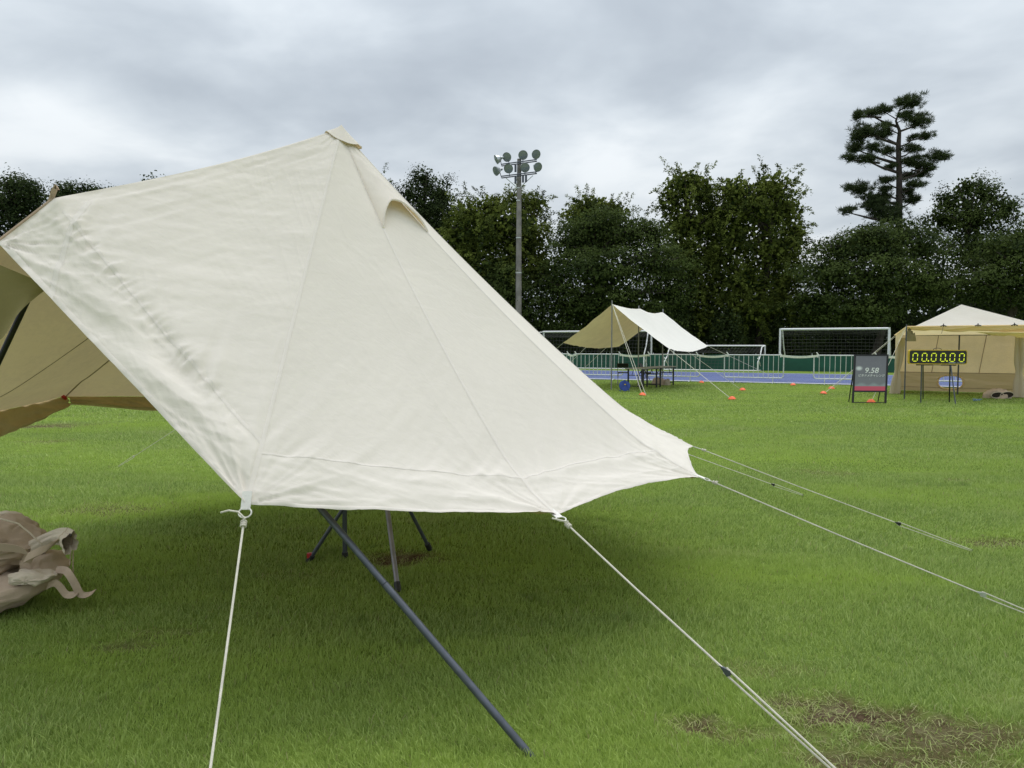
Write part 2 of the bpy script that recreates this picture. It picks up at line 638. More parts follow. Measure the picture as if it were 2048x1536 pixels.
# ---- grass blades
m, nt, out = new_mat('grass_blade')
ga = mnode(nt, 'ShaderNodeAttribute', attribute_name='rnd')
gd = mnode(nt, 'ShaderNodeAttribute', attribute_name='dry')
tcn = mnode(nt, 'ShaderNodeTexCoord')
mpg = mnode(nt, 'ShaderNodeMapping', {'Vector': tcn.outputs['Object'], 'Scale': (0.4, 1.0, 0.3)})
big = noise(nt, 0.6, 5, 0.6, mpg.outputs[0], 0.4)
c = mixc(nt, ga.outputs['Fac'], (0.185, 0.280, 0.062), (0.47, 0.575, 0.19))
c = mixc(nt, ramp2(nt, big, 0.38, 0.68), c, (0.40, 0.53, 0.105))
mpd = mnode(nt, 'ShaderNodeMapping', {'Vector': tcn.outputs['Object'], 'Scale': (0.55, 1.0, 0.3)})
dk = noise(nt, 1.9, 5, 0.65, mpd.outputs[0], 0.8)
c = mixc(nt, ramp2(nt, dk, 0.56, 0.78), c, (0.15, 0.235, 0.055))
pl2 = noise(nt, 1.1, 4, 0.6, mpd.outputs[0], 0.3)
c = mixc(nt, mnode(nt, 'ShaderNodeMath', {0: ramp2(nt, pl2, 0.56, 0.72), 1: 0.5}, operation='MULTIPLY').outputs[0], c, (0.48, 0.52, 0.22))
c = mixc(nt, gd.outputs['Fac'], c, (0.40, 0.335, 0.20))
b = mnode(nt, 'ShaderNodeBsdfPrincipled', {'Base Color': c, 'Roughness': 0.5})
b.inputs['Specular IOR Level'].default_value = 0.35
tr = mnode(nt, 'ShaderNodeBsdfTranslucent', {'Color': c})
mx = mnode(nt, 'ShaderNodeMixShader', {0: 0.42})
nt.links.new(b.outputs[0], mx.inputs[1]); nt.links.new(tr.outputs[0], mx.inputs[2])
nt.links.new(mx.outputs[0], out.inputs[0])
M['grass'] = m

TRACK_A = np.array([3.6, 31.7]); TRACK_D = np.array([0.9, -0.436]); TRACK_D = TRACK_D / np.linalg.norm(TRACK_D)
TRACK_N = np.array([-TRACK_D[1], TRACK_D[0]])       # points away from the camera


def grass_zone(y0, y1, dens, wid, hgt, segs, spread=0.8, xmax=40.0):
    ww = lambda y: np.minimum(0.73 * y + 0.6, xmax)
    area = (ww(y0) + ww(y1)) * (y1 - y0)
    n = int(area * dens)
    y = rng.uniform(y0, y1, n * 2)
    keep = rng.uniform(0, 1, n * 2) < ww(y) / ww(y1)
    y = y[keep][:n]
    x = rng.uniform(-1, 1, len(y)) * ww(y)
    # stay in front of the track
    sd = (x - TRACK_A[0]) * TRACK_N[0] + (y - TRACK_A[1]) * TRACK_N[1]
    ok = sd < -0.1
    x, y = x[ok], y[ok]
    bz = bare(x, y)
    ok = rng.uniform(0, 1, len(x)) > bz * 0.93
    x, y, bz = x[ok], y[ok], bz[ok]
    n = len(x)
    h = hgt * rng.uniform(0.55, 1.25, n) * (1 + 0.30 * fbm2(x * 1.3, y * 1.3, 11, 2) + 0.25 * vn2(x * 9, y * 9, 15)) * (1 - 0.6 * bz)
    az = rng.uniform(0, 2 * math.pi, n)
    # mown / trodden lean of the turf, changing slowly from place to place
    lean_az = 1.2 + 2.4 * fbm2(x * 0.45, y * 0.45, 23, 2)
    ln = rng.uniform(0.1, 1.1, n) * (1 + 0.9 * bz)
    lx = np.cos(az) * ln * 0.8 + np.cos(lean_az) * 0.15
    ly = np.sin(az) * ln * 0.8 + np.sin(lean_az) * 0.15
    side_az = rng.uniform(0, math.pi, n)
    sx, sy = np.cos(side_az), np.sin(side_az)
    w = wid * rng.uniform(0.6, 1.3, n)
    base = np.stack([x, y, turf_h(x, y) - 0.012], 1)
    side = np.stack([sx, sy, np.zeros(n)], 1)
    rows = []
    for k in range(segs + 1):
        t = k / segs
        p = base + np.stack([lx * h * t ** 1.7, ly * h * t ** 1.7, h * t * (1 - 0.28 * t * np.hypot(lx, ly))], 1)
        if k < segs:
            ww_ = (w * (1 - 0.45 * t))[:, None] * 0.5
            rows.append(p - side * ww_); rows.append(p + side * ww_)
        else:
            rows.append(p)
    nv = len(rows)
    V = np.stack(rows, 1).reshape(-1, 3)
    tri = []
    for k in range(segs - 1):
        a = 2 * k
        tri += [(a, a + 1, a + 3), (a, a + 3, a + 2)]
    a = 2 * (segs - 1)
    tri.append((a, a + 1, a + 2))
    tri = np.array(tri)
    Fc = (np.arange(n)[:, None, None] * nv + tri[None]).reshape(-1, 3)
    rnd = rng.uniform(0, 1, n)
    dry = np.where(rng.uniform(0, 1, n) < 0.035 + 0.55 * bz, rng.uniform(0.2, 0.8, n), 0.0)
    return V, Fc, np.repeat(rnd, len(tri)), np.repeat(dry, len(tri))


zones = [grass_zone(1.9, 3.4, 15500, 0.0035, 0.037, 3),
         grass_zone(3.4, 5.2, 9600, 0.0045, 0.038, 2),
         grass_zone(5.2, 8.5, 4300, 0.0070, 0.042, 2),
         grass_zone(8.5, 14.0, 1500, 0.0120, 0.042, 1),
         grass_zone(14.0, 34.0, 290, 0.028, 0.045, 1)]
def straw(n):
    P_ = []
    w_ = np.array([p[2] * p[3] * p[4] for p in PATCH]); w_ = w_ / w_.sum()
    pick = rng.choice(len(PATCH), n, p=w_)
    pa = np.array(PATCH)[pick]
    x = pa[:, 0] + rng.normal(size=n) * pa[:, 2] * 0.75; y = pa[:, 1] + rng.normal(size=n) * pa[:, 3] * 0.75
    ok = bare(x, y) > 0.12
    x, y = x[ok], y[ok]; n = len(x)
    az = rng.uniform(0, 6.283, n); L_ = rng.uniform(0.02, 0.075, n); w = rng.uniform(0.0016, 0.0034, n)
    z0 = turf_h(x, y) - 0.012 + rng.uniform(0.001, 0.006, n); z1 = z0 + rng.uniform(-0.001, 0.018, n); zm = (z0 + z1) / 2 + rng.uniform(0, 0.012, n)
    d = np.stack([np.cos(az), np.sin(az)], 1); b_ = d + rng.normal(size=(n, 2)) * 0.35
    sd = np.stack([-d[:, 1], d[:, 0], np.zeros(n)], 1) * w[:, None] / 2
    p0 = np.stack([x, y, z0], 1); pm_ = np.stack([x + d[:, 0] * L_ / 2, y + d[:, 1] * L_ / 2, zm], 1); p1 = np.stack([x + b_[:, 0] * L_, y + b_[:, 1] * L_, z1], 1)
    V = np.stack([p0 - sd, p0 + sd, pm_ - sd, pm_ + sd, p1], 1).reshape(-1, 3)
    tri = np.array([(0, 1, 3), (0, 3, 2), (2, 3, 4)])
    Fc = (np.arange(n)[:, None, None] * 5 + tri[None]).reshape(-1, 3)
    dry = rng.uniform(0.1, 0.75, n)
    return V, Fc, np.repeat(rng.uniform(0, 1, n), 3), np.repeat(dry, 3)


zones.append(straw(3500))
vo = 0; VV = []; FF = []; RR = []; DD = []
for (v, f, r, d) in zones:
    VV.append(v); FF.append(f + vo); RR.append(r); DD.append(d); vo += len(v)
grass = fast_mesh('grass', np.concatenate(VV), np.concatenate(FF), M['grass'],
                  face_attr={'rnd': np.concatenate(RR), 'dry': np.concatenate(DD)})
grass['kind'] = 'stuff'
grass['label'] = 'short green grass blades of the sports lawn'
grass['category'] = 'grass'
del VV, FF, zones

# ---- running track
m, nt, out = new_mat('blue_track')
tcn = mnode(nt, 'ShaderNodeTexCoord')
t1 = noise(nt, 0.4, 4, 0.6, tcn.outputs['Object']); t2 = noise(nt, 120, 3, 0.6, tcn.outputs['Object'])
c = mixc(nt, ramp2(nt, t1, 0.35, 0.65), (0.036, 0.064, 0.205), (0.05, 0.085, 0.25))
bp = mnode(nt, 'ShaderNodeBump', {'Height': t2, 'Strength': 0.3, 'Distance': 0.01})
b = mnode(nt, 'ShaderNodeBsdfPrincipled', {'Base Color': c, 'Roughness': 0.7, 'Normal': bp.outputs[0]})
nt.links.new(b.outputs[0], out.inputs[0])
M['track'] = m


def track_pt(s, t, z):
    p = TRACK_A + TRACK_D * s + TRACK_N * t
    return (p[0], p[1], z)


def strip(name, s0, s1, t0, t1, z, mat, parent=None):
    mb = MB()
    n = 40
    v = []; f = []
    for i in range(n + 1):
        s = s0 + (s1 - s0) * i / n
        v += [track_pt(s, t0, z), track_pt(s, t1, z)]
    for i in range(n):
        f.append((2 * i, 2 * i + 2, 2 * i + 3, 2 * i + 1))
    return mb.add(v, f).build(name, mat, parent)


track = strip('running_track', -70, 70, -0.1, 10.6, 0.010, M['track'])
track['kind'] = 'structure'; track['label'] = 'blue running track with white lane lines'
for k in range(9):
    w = 0.32 if k == 0 else (0.16 if k == 8 else 0.05)
    o = strip('lane_line', -70, 70, 0.12 + k * 1.22, 0.12 + k * 1.22 + w, 0.016, M['white_paint'], track)
far_grass = strip('verge', -80, 80, 10.6, 13.5, 0.006, M['ground'])
far_grass['kind'] = 'structure'; far_grass['label'] = 'grass verge beyond the running track'

# ================================================================== main bell tent
T = at(683, 256, 5.09)
CEN = np.array([T[0], T[1], 0.0])
PF = at(108, 396, 3.56)
Q = at(-6, 484, 3.37)


def corner(px, py, Y, kpx, kpy, ky):
    return at(px, py, Y), at(kpx, kpy, ky)


def polar(deg, r, z, kf=0.9, kz=0.12):
    a = math.radians(deg)
    p = CEN + np.array([math.cos(a) * r, math.sin(a) * r, z])
    k = CEN + np.array([math.cos(a) * r * kf, math.sin(a) * r * kf, z + kz])
    return p, k


CORN = [corner(492, 1008, 2.74, 517, 913, 2.90),     # A  near entrance corner
        corner(1113, 1030, 3.18, 1045, 965, 3.39),   # B
        corner(1402, 954, 4.10, 1311, 906, 4.19),    # C
        corner(1387, 893, 5.36, 1272, 835, 5.30),    # D
        polar(36, 2.45, 0.80), polar(66, 2.45, 0.85), polar(96, 2.45, 0.92), polar(130, 2.50, 1.0),
        (at(131, 793, 5.75), at(160, 765, 5.65)),     # I, far side by the red tie
        polar(195, 2.40, 1.02)]                       # J
TK = 0.88
SAG = [(0.0, 0.0), (0.065, 0.06), (0.055, 0.055), (0.045, 0.04)] + [(0.05, 0.05)] * 6   # seams hang in a shallow curve


def seam_curve(i, t):
    P, K = CORN[i]
    t = np.asarray(t, float)[..., None]
    dA = (K - T) / TK; dB = (P - K) / (1 - TK)
    w = 0.055
    q = t - TK
    bl = np.where(q < -w, 0.0, np.where(q > w, q, (q + w) ** 2 / (4 * w)))
    out_ = P - CEN; out_[2] = 0; out_ = out_ / np.linalg.norm(out_)
    inw, dn_ = SAG[i]
    prof_ = np.sin(math.pi * np.clip(t / TK, 0, 1)) ** 0.65
    return K + dA * q + (dB - dA) * bl - (out_ * inw + np.array([0, 0, dn_])) * prof_


def ridge_curve(t):
    t = np.asarray(t, float)
    tt = t[..., None]
    a = T + (PF - T) * (tt / 0.86)
    b = PF + (Q - PF) * ((tt - 0.86) / 0.14)
    c = np.where(tt < 0.86, a, b)
    sag = -0.035 * np.sin(np.clip(t / 0.86, 0, 1) * math.pi)
    return c + np.stack([np.zeros_like(t), np.zeros_like(t), sag], -1)


def normals(P):
    du = np.gradient(P, axis=0); dv = np.gradient(P, axis=1)
    n = np.cross(dv, du)
    return n / (np.linalg.norm(n, axis=-1, keepdims=True) + 1e-9)


def radial(U, Tt, W, L, cu, ct, seed, freq, amp, reach):
    """tension creases radiating from a corner"""
    x = (U - cu) * W; y = (Tt - ct) * L
    r = np.hypot(x, y) + 1e-6
    th = np.arctan2(y, x)
    c = vn1(th * freq, seed) + 0.5 * vn1(th * freq * 2.3, seed + 3)
    return amp * c * np.minimum(r / (0.25 * reach), 1.0) * np.exp(-r / reach)


def gore(i, j, nu, nt_, scallop=0.02, near=True, seed=1):
    u = np.linspace(0, 1, nu); t = np.linspace(0, 1, nt_) ** 0.9
    U, Tt = np.meshgrid(u, t, indexing='ij')
    Te = Tt - scallop * 4 * U * (1 - U) * sstep(0.80, 1.0, Tt)
    A = seam_curve(i, Te); B = seam_curve(j, Te)
    P0 = A + (B - A) * U[..., None]
    N = normals(P0)
    up = np.where(N[..., 2:3] < 0, -1.0, 1.0)
    if (N[..., 2].mean()) < 0:
        N = -N
    Wd = np.linalg.norm(B - A, axis=-1) + 1e-4
    L = 2.9
    x = U * Wd; y = Te * L
    d = -0.016 * np.sin(math.pi * U) * np.sin(math.pi * np.clip(Te / TK, 0, 1)) * np.minimum(Wd, 1)
    if near:
        ds = np.minimum(U, 1 - U) * Wd
        env_t = sstep(0.05, 0.2, Te)
        d += 0.0022 * vn2(y / 0.035, ds / 0.05, seed) * np.exp(-ds / 0.04)
        d += 0.0034 * fbm2((x + 0.5 * y) / 0.13, (y - 0.5 * x) / 0.55, seed + 5, 4) * env_t * (0.35 + sstep(0.5, 0.9, Te))
        for (ph, sa, sb, am, sd) in ((0.9, 0.5, 0.07, 0.0022, 61), (0.35, 0.45, 0.06, 0.0016, 63)):
            ca, cb = x * math.cos(ph) + y * math.sin(ph), y * math.cos(ph) - x * math.sin(ph)
            cr = vn2(ca / sa, cb / sb, seed + sd) + 0.25 * vn2(ca / sa * 2.1, cb / sb * 2.1, seed + sd + 1)
            d += am * env_t * np.exp(-np.abs(cr) / 0.14) * np.clip(vn2(ca / 0.6, cb / 0.25, seed + sd + 3) + 0.1, 0, 1)
        # gathers just above the lower seam, slanting
        ab = np.where(Te < TK, np.exp(-(TK - Te) * L / 0.13), np.exp(-(Te - TK) * L / 0.04)) * (1.0 if i == 0 else 0.55)
        d += 0.0085 * ab * (vn1((x + 0.75 * y) / 0.045, seed + 9) + 0.7 * vn1((x + 0.8 * y) / 0.1, seed + 10))
        # crumpled lower band
        lo = sstep(TK, TK + 0.012, Te)
        for (ph, sa, sb, am, sd) in ((0.16, 0.55, 0.060, 0.0075, 31), (0.42, 0.38, 0.050, 0.0048, 37), (-0.5, 0.30, 0.045, 0.0024, 39)):
            ca, cb = x * math.cos(ph) + y * math.sin(ph), y * math.cos(ph) - x * math.sin(ph)
            cr = vn2(ca / sa, cb / sb, seed + sd) + 0.25 * vn2(ca / sa * 2.1, cb / sb * 2.1, seed + sd + 1)
            d += lo * am * np.exp(-np.abs(cr) / 0.16) * (0.5 + 0.5 * vn2(ca / 0.35, cb / 0.12, seed + sd + 3))
        d += lo * 0.004 * fbm2(x / 0.4, y / 0.12, seed + 44, 2)
        d += lo * 0.006 * np.sin(math.pi * U) * np.sin((Te - TK) / (1 - TK) * math.pi)
        for (cu, ct, s) in ((0, 1, 3), (1, 1, 4)):
            d += radial(U, Te, Wd.max(), L, cu, ct, seed + s * 7, 6.5, 0.0130, 0.30)
        d += 0.0022 * np.exp(-Te / 0.12) * vn1(U * 7, seed + 70) * sstep(0.0, 0.05, Te)
    else:
        d += 0.004 * fbm2(x / 0.35, y / 0.5, seed + 5, 3)
    edge = np.minimum(np.minimum(U, 1 - U) * Wd / 0.02, 1.0)
    P = P0 + N * (d * edge)[..., None]
    return P, N, Wd


def link_panel(P, name, mat, parent, outward_ref):
    nu, nv = P.shape[:2]
    fl = False
    n = np.cross(P[nu // 2 + 1, nv // 2] - P[nu // 2, nv // 2], P[nu // 2, nv // 2 + 1] - P[nu // 2, nv // 2])
    if n @ (P[nu // 2, nv // 2] - outward_ref) < 0:
        fl = True
    return fast_mesh(name, P.reshape(-1, 3), grid_faces(nu, nv, fl), mat, parent, smooth=True)


tent = thing('bell_tent', 'large cream canvas bell tent raised on poles, filling the left and centre', 'tent', CEN)
REF = CEN + np.array([0, 0, 0.8])
GORES = {}
spec = [(0, 1, 150, 210, -0.004, True), (1, 2, 130, 210, 0.022, True), (2, 3, 90, 180, 0.020, True),
        (3, 4, 30, 50, 0.05, False), (4, 5, 24, 40, 0.04, False), (5, 6, 24, 40, 0.03, False),
        (6, 7, 24, 40, 0.02, False), (7, 8, 40, 60, 0.0, False), (8, 9, 40, 60, 0.0, False)]
for (i, j, nu, nv, sc, near) in spec:
    P, N, Wd = gore(i, j, nu, nv, sc, near, 10 + i * 13)
    GORES[i] = (P, N, Wd)
    link_panel(P, 'canvas_panel', M['canvas'], tent, REF)


# -- ridge panels: near one (seam A) and far one (seam J)
def ridge_panel(si, nu, nv, near, seed):
    u = np.linspace(0, 1, nu); t = np.linspace(0, 1, nv) ** 0.92
    U, Tt = np.meshgrid(u, t, indexing='ij')
    A = ridge_curve(Tt); B = seam_curve(si, Tt)
    P0 = A + (B - A) * U[..., None]
    N = normals(P0)
    if N[..., 2].mean() < 0:
        N = -N
    Wd = np.linalg.norm(B - A, axis=-1) + 1e-4
    L = 2.7
    x = U * Wd; y = Tt * L
    G = 0.865
    d = -0.02 * np.sin(math.pi * U) * np.sin(math.pi * np.clip(Tt / G, 0, 1)) * np.minimum(Wd, 1)
    if near:
        env_t = sstep(0.03, 0.15, Tt)
        # long creases running with the ridge
        rid = np.exp(-x / 0.35)
        d += 0.0072 * rid * env_t * (vn2(x / 0.055, y / 0.5, seed) + 0.6 * vn2(x / 0.03, y / 0.3, seed + 1))
        d += 0.0036 * fbm2((x + 0.6 * y) / 0.13, (y - 0.6 * x) / 0.5, seed + 5, 4) * env_t
        for (ph, sa, sb, am, sd) in ((0.55, 0.5, 0.06, 0.0034, 61), (0.95, 0.45, 0.06, 0.0026, 63), (0.2, 0.4, 0.05, 0.0020, 65)):
            ca, cb = x * math.cos(ph) + y * math.sin(ph), y * math.cos(ph) - x * math.sin(ph)
            cr = vn2(ca / sa, cb / sb, seed + sd) + 0.25 * vn2(ca / sa * 2.1, cb / sb * 2.1, seed + sd + 1)
            d += am * env_t * np.exp(-np.abs(cr) / 0.14) * np.clip(vn2(ca / 0.6, cb / 0.25, seed + sd + 3) + 0.15, 0, 1)
        # gathered seam
        q = (Tt - G) * L
        g = np.exp(-np.abs(q) / 0.045) * sstep(0.03, 0.12, U) * (1 - sstep(0.8, 0.98, U))
        d += 0.0100 * g * (vn1(x / 0.018, seed + 7) + 0.8 * vn1((x + 0.5 * q) / 0.034, seed + 8))
        g2 = np.where(q < -0.02, np.exp(-np.abs(q + 0.02) / 0.16), np.exp(-np.abs(q + 0.02) / 0.05))
        d += 0.0125 * g2 * (vn1((x - 0.7 * q) / 0.06, seed + 11) + 0.6 * vn1((x - 0.5 * q) / 0.12, seed + 12))
        # loose valance below the gathered seam: soft diagonal folds
        lo = sstep(G, G + 0.02, Tt)
        s = (x * 0.55 + (Tt - G) * L * 1.3)
        bell = np.sin(np.clip((Tt - G) / (1 - G), 0, 1) * math.pi * 0.85)
        d += lo * 0.016 * vn2((x * 0.35 + q) / 0.13, (x - 0.4 * q) / 0.55, seed + 21) * bell
        for (ph, sa, sb, am, sd) in ((-0.30, 0.40, 0.055, 0.0085, 31), (-0.75, 0.26, 0.05, 0.0060, 37), (0.35, 0.25, 0.045, 0.0030, 39)):
            ca, cb = x * math.cos(ph) + q * math.sin(ph), q * math.cos(ph) - x * math.sin(ph)
            cr = vn2(ca / sa, cb / sb, seed + sd) + 0.25 * vn2(ca / sa * 2.1, cb / sb * 2.1, seed + sd + 1)
            d += lo * am * np.exp(-np.abs(cr) / 0.18) * (0.5 + 0.5 * vn2(ca / 0.3, cb / 0.12, seed + sd + 3))
        d += lo * 0.0050 * np.exp(-q / 0.07) * vn1((x + 0.4 * q) / 0.03, seed + 51)
        d += lo * 0.010 * np.sin(math.pi * U) * np.sin(np.clip((Tt - G) / (1 - G), 0, 1) * math.pi)
        # a big slack fold at the lower end
        fold = np.exp(-(((x - 0.62 * Wd) + 0.35 * q) / 0.30) ** 2) * np.exp(-(q - 0.07) ** 2 / 0.006)
        d -= 0.035 * fold
        d += radial(U, Tt, Wd.max(), L, 0, 1, seed + 41, 8.0, 0.020, 0.24)
        d += radial(U, Tt, Wd.max(), L, 1, 1, seed + 43, 6.0, 0.013, 0.28)
        d += 0.009 * np.exp(-Tt / 0.14) * vn1(U * 9, seed + 70) * sstep(0.0, 0.05, Tt)
    else:
        d += 0.006 * fbm2(x / 0.3, y / 0.5, seed + 5, 3)
    edge = np.minimum(np.minimum(U * Wd / 0.015, (1 - U) * Wd / 0.02), 1.0)
    P = P0 + N * (d * edge)[..., None]
    return P, N, Wd


RP, RN, RW = ridge_panel(0, 190, 230, True, 301)
link_panel(RP, 'canvas_panel', M['canvas'], tent, REF)
RQ, RQN, RQW = ridge_panel(9, 40, 60, False, 351)
link_panel(RQ, 'canvas_panel', M['canvas'], tent, REF)


# -- seams: raised flat-felled tapes lying over the joints
def tape(rows, nrm, half, name, mat, lift=0.0016, parent=tent, skip=0):
    """rows: (left, mid, right) polylines"""
    L_, C_, R_ = rows
    v = []
    n = len(C_)
    for k in range(n):
        h = np.asarray(nrm[k]) * lift
        v += [L_[k] + h * 0.55, (L_[k] * 0.8 + C_[k] * 0.2) + h, C_[k] + h * 1.2, (R_[k] * 0.8 + C_[k] * 0.2) + h, R_[k] + h * 0.55]
    V = np.array(v)
    fs = grid_faces(n, 5)
    nn = np.cross(V[fs[0, 1]] - V[fs[0, 0]], V[fs[0, 3]] - V[fs[0, 0]])
    mid = (n // 2) * 4 + 1
    nn = np.cross(V[fs[mid, 1]] - V[fs[mid, 0]], V[fs[mid, 3]] - V[fs[mid, 0]])
    if nn @ nrm[n // 2] < 0:
        fs = fs[:, ::-1]
    return fast_mesh(name, V, fs, mat, parent, smooth=True)


def sample_u(P, Wd, dist, side):
    """polyline on panel P at distance dist from its seam (side 0: u=0, 1: u=1)"""
    nu, nv = P.shape[:2]
    out = []
    for k in range(nv):
        f = min(dist / max(Wd[0, k], 1e-3), 0.49) * (nu - 1)
        i0 = int(f); fr = f - i0
        a, b = (i0, i0 + 1) if side == 0 else (nu - 1 - i0, nu - 2 - i0)
        out.append(P[a, k] * (1 - fr) + P[b, k] * fr)
    return np.array(out)


def resample(Pl, n):
    s = np.concatenate([[0], np.cumsum(np.linalg.norm(np.diff(Pl, axis=0), axis=1))])
    q = np.linspace(s[0] + 0.02 * s[-1], s[-1], n)
    return np.stack([np.interp(q, s, Pl[:, c]) for c in range(3)], 1)


def seam_between(PA, NA, WA, PB, NB, WB, half):
    n = 160
    l = resample(sample_u(PA, WA, half, 1), n)
    c = resample(PA[-1], n)
    r = resample(sample_u(PB, WB, half, 0), n)
    nr = resample(PA[-1] + 0, n)
    na = NA[-1]; nb = NB[0]
    nn = (na[:1].mean(0) + nb[:1].mean(0))
    nA = np.stack([np.interp(np.linspace(0, 1, n), np.linspace(0, 1, len(na)), na[:, k]) for k in range(3)], 1)
    nB = np.stack([np.interp(np.linspace(0, 1, n), np.linspace(0, 1, len(nb)), nb[:, k]) for k in range(3)], 1)
    nn = nA + nB
    nn /= np.linalg.norm(nn, axis=1, keepdims=True)
    return (l, c, r), nn


order = [(RP, RN, RW), GORES[0], GORES[1], GORES[2], GORES[3]]
for a, b_ in zip(order[:-1], order[1:]):
    rows, nn = seam_between(*a, *b_, 0.011)
    tape(rows, nn, 0.011, 'seam', M['seam'])
# dark inner seam tapes on the far side, seen through the entrance
for i in (7, 8):
    rows, nn = seam_between(*GORES[i], *(GORES[i + 1] if i < 8 else (RQ[::-1], RQN[::-1], RQW[::-1])), 0.008)
    tape(rows, -nn, 0.008, 'seam', M['brown_trim'])


# cross seams and hems on a panel at parameter rows
def row_tape(P, N, k0, width, name, mat, u0=0.0, u1=1.0, lift=0.0022):
    nu, nv = P.shape[:2]
    a, b = int(u0 * (nu - 1)), int(u1 * (nu - 1)) + 1
    seg = np.linalg.norm(P[nu // 2, min(k0, nv - 1)] - P[nu // 2, min(k0, nv - 1) - 1])
    dk = max(1, int(round(width / max(seg, 1e-4))))
    ka, kc, kb = max(k0 - dk, 0), max(k0 - max(dk // 2, 0), 0), min(k0, nv - 1)
    return tape((P[a:b, ka], (P[a:b, ka] + P[a:b, kb]) / 2, P[a:b, kb]), N[a:b, kb], 0, name, mat, lift)


for i in (0, 1, 2):
    P, N, Wd = GORES[i]
    nv = P.shape[1]
    tt = np.linspace(0, 1, nv) ** 0.9
    if i < 2:
        row_tape(P, N, int(np.searchsorted(tt, TK)), 0.014, 'seam', M['seam'], lift=0.0012)
    row_tape(P, N, nv - 1, 0.020, 'hem', M['seam'], lift=0.0018)
nv = RP.shape[1]
tt = np.linspace(0, 1, nv) ** 0.92
row_tape(RP, RN, int(np.searchsorted(tt, 0.865)), 0.016, 'seam', M['seam'], 0.06, 1.0, lift=0.0010)
row_tape(RP, RN, nv - 1, 0.024, 'hem', M['seam'], lift=0.0018)
# patch seam near the front tip
nu = RP.shape[0]
k0 = int(np.searchsorted(tt, 0.80))
idx = [(0.05 + 0.20 * s, 0.80 + 0.20 * s) for s in np.linspace(0, 1, 60)]


def onR(u, t):
    fu = u * (nu - 1); ft = np.interp(t, tt, np.arange(nv))
    i = min(int(fu), nu - 2); j = min(int(ft), nv - 2); a = fu - i; b = ft - j
    return (RP[i, j] * (1 - a) * (1 - b) + RP[i + 1, j] * a * (1 - b) + RP[i, j + 1] * (1 - a) * b + RP[i + 1, j + 1] * a * b)


ul = [onR(a - 0.012, b) for a, b in idx]; uc = [onR(a, b) for a, b in idx]; ur = [onR(a + 0.012, b) for a, b in idx]
tape((ul, uc, ur), [RN[nu // 6, -20]] * 60, 0, 'seam', M['seam'])

# brown edging of the front tip (ridge end) and the pole strap
mb = MB()
edge = [ridge_curve(np.array(t)) for t in np.linspace(0.865, 1.0, 14)]
mb.tube([p + np.array([0, 0, 0.002]) for p in edge], 0.006, 6)
mb.build('edge_binding', M['brown_trim'], tent, True)
mb = MB()
p0 = PF + np.array([0.0, 0, 0.0])
mb.ribbon([p0 + np.array([-0.02, 0, -0.03]), p0 + np.array([-0.005, 0, 0.03]), p0 + np.array([0.015, 0, 0.06]), p0 + np.array([0.02, 0.0, 0.045])],
          (0.25, -0.9, 0.15), 0.035, 0.006)
mb.tube([p0 + np.array([-0.02, 0, -0.02]), p0 + np.array([0.01, -0.005, 0.045])], 0.012, 8)
mb.build('ridge_strap', M['brown_trim'], tent, True)

# peak cap
mb = MB()
capv = []; capn = []
NS = 60
angs = np.linspace(0, 2 * math.pi, NS, endpoint=False)
prof = [0.0, 0.012, 0.03, 0.06, 0.10, 0.135]


def canopy_at(a, rr):
    """height of the tent roof along azimuth a at plan radius rr from the peak"""
    best = None
    d = np.array([math.cos(a), math.sin(a)])
    cands = []
    lines = [CORN[i][1] for i in range(10)] + [PF]
    dirs = [(p - T) for p in lines]
    az = [math.atan2(q[1], q[0]) for q in dirs]
    order_ = sorted(range(len(az)), key=lambda q: az[q])
    for k in range(len(order_)):
        i, j = order_[k], order_[(k + 1) % len(order_)]
        a0, a1 = az[i], az[j]
        if a1 < a0:
            a1 += 2 * math.pi
        aa = a
        while aa < a0:
            aa += 2 * math.pi
        while aa - a0 >= 2 * math.pi:
            aa -= 2 * math.pi
        if aa <= a1:
            mat = np.array([[dirs[i][0], dirs[j][0]], [dirs[i][1], dirs[j][1]]])
            w = np.linalg.solve(mat, d * rr)
            return dirs[i][2] * w[0] + dirs[j][2] * w[1]
    return -rr


capP = []
for r_ in prof:
    for a in angs:
        h = canopy_at(a, max(r_, 1e-4)) if r_ > 0 else 0.0
        lift = 0.016 * math.exp(-(r_ / 0.03)) + 0.007 + 0.003 * vn1(a * 3, 5) * (r_ / 0.135)
        capP.append(T + np.array([math.cos(a) * r_, math.sin(a) * r_, h + lift]))
capF = []
for i in range(len(prof) - 1):
    for k in range(NS):
        l = (k + 1) % NS
        capF.append((i * NS + k, (i + 1) * NS + k, (i + 1) * NS + l, i * NS + l))
mb.add(capP, capF)
mb.build('peak_cap', M['canvas'], tent, True)
mb = MB()
mb.tube([capP[(len(prof) - 1) * NS + k] for k in range(NS)], 0.0022, 5, closed=True)
mb.build('cap_binding', M['seam'], tent, True)

# vent hood on the panel between B and C
P, N, Wd = GORES[1]
nuP, nvP = P.shape[:2]
ttP = np.linspace(0, 1, nvP) ** 0.9


def onG(u, t):
    fu = np.clip(u, 0, 1) * (nuP - 1); ft = np.interp(t, ttP, np.arange(nvP))
    i = min(int(fu), nuP - 2); j = min(int(ft), nvP - 2); a = fu - i; b = ft - j
    f = lambda X: (X[i, j] * (1 - a) * (1 - b) + X[i + 1, j] * a * (1 - b) + X[i, j + 1] * (1 - a) * b + X[i + 1, j + 1] * a * b)
    return f(P), f(N)


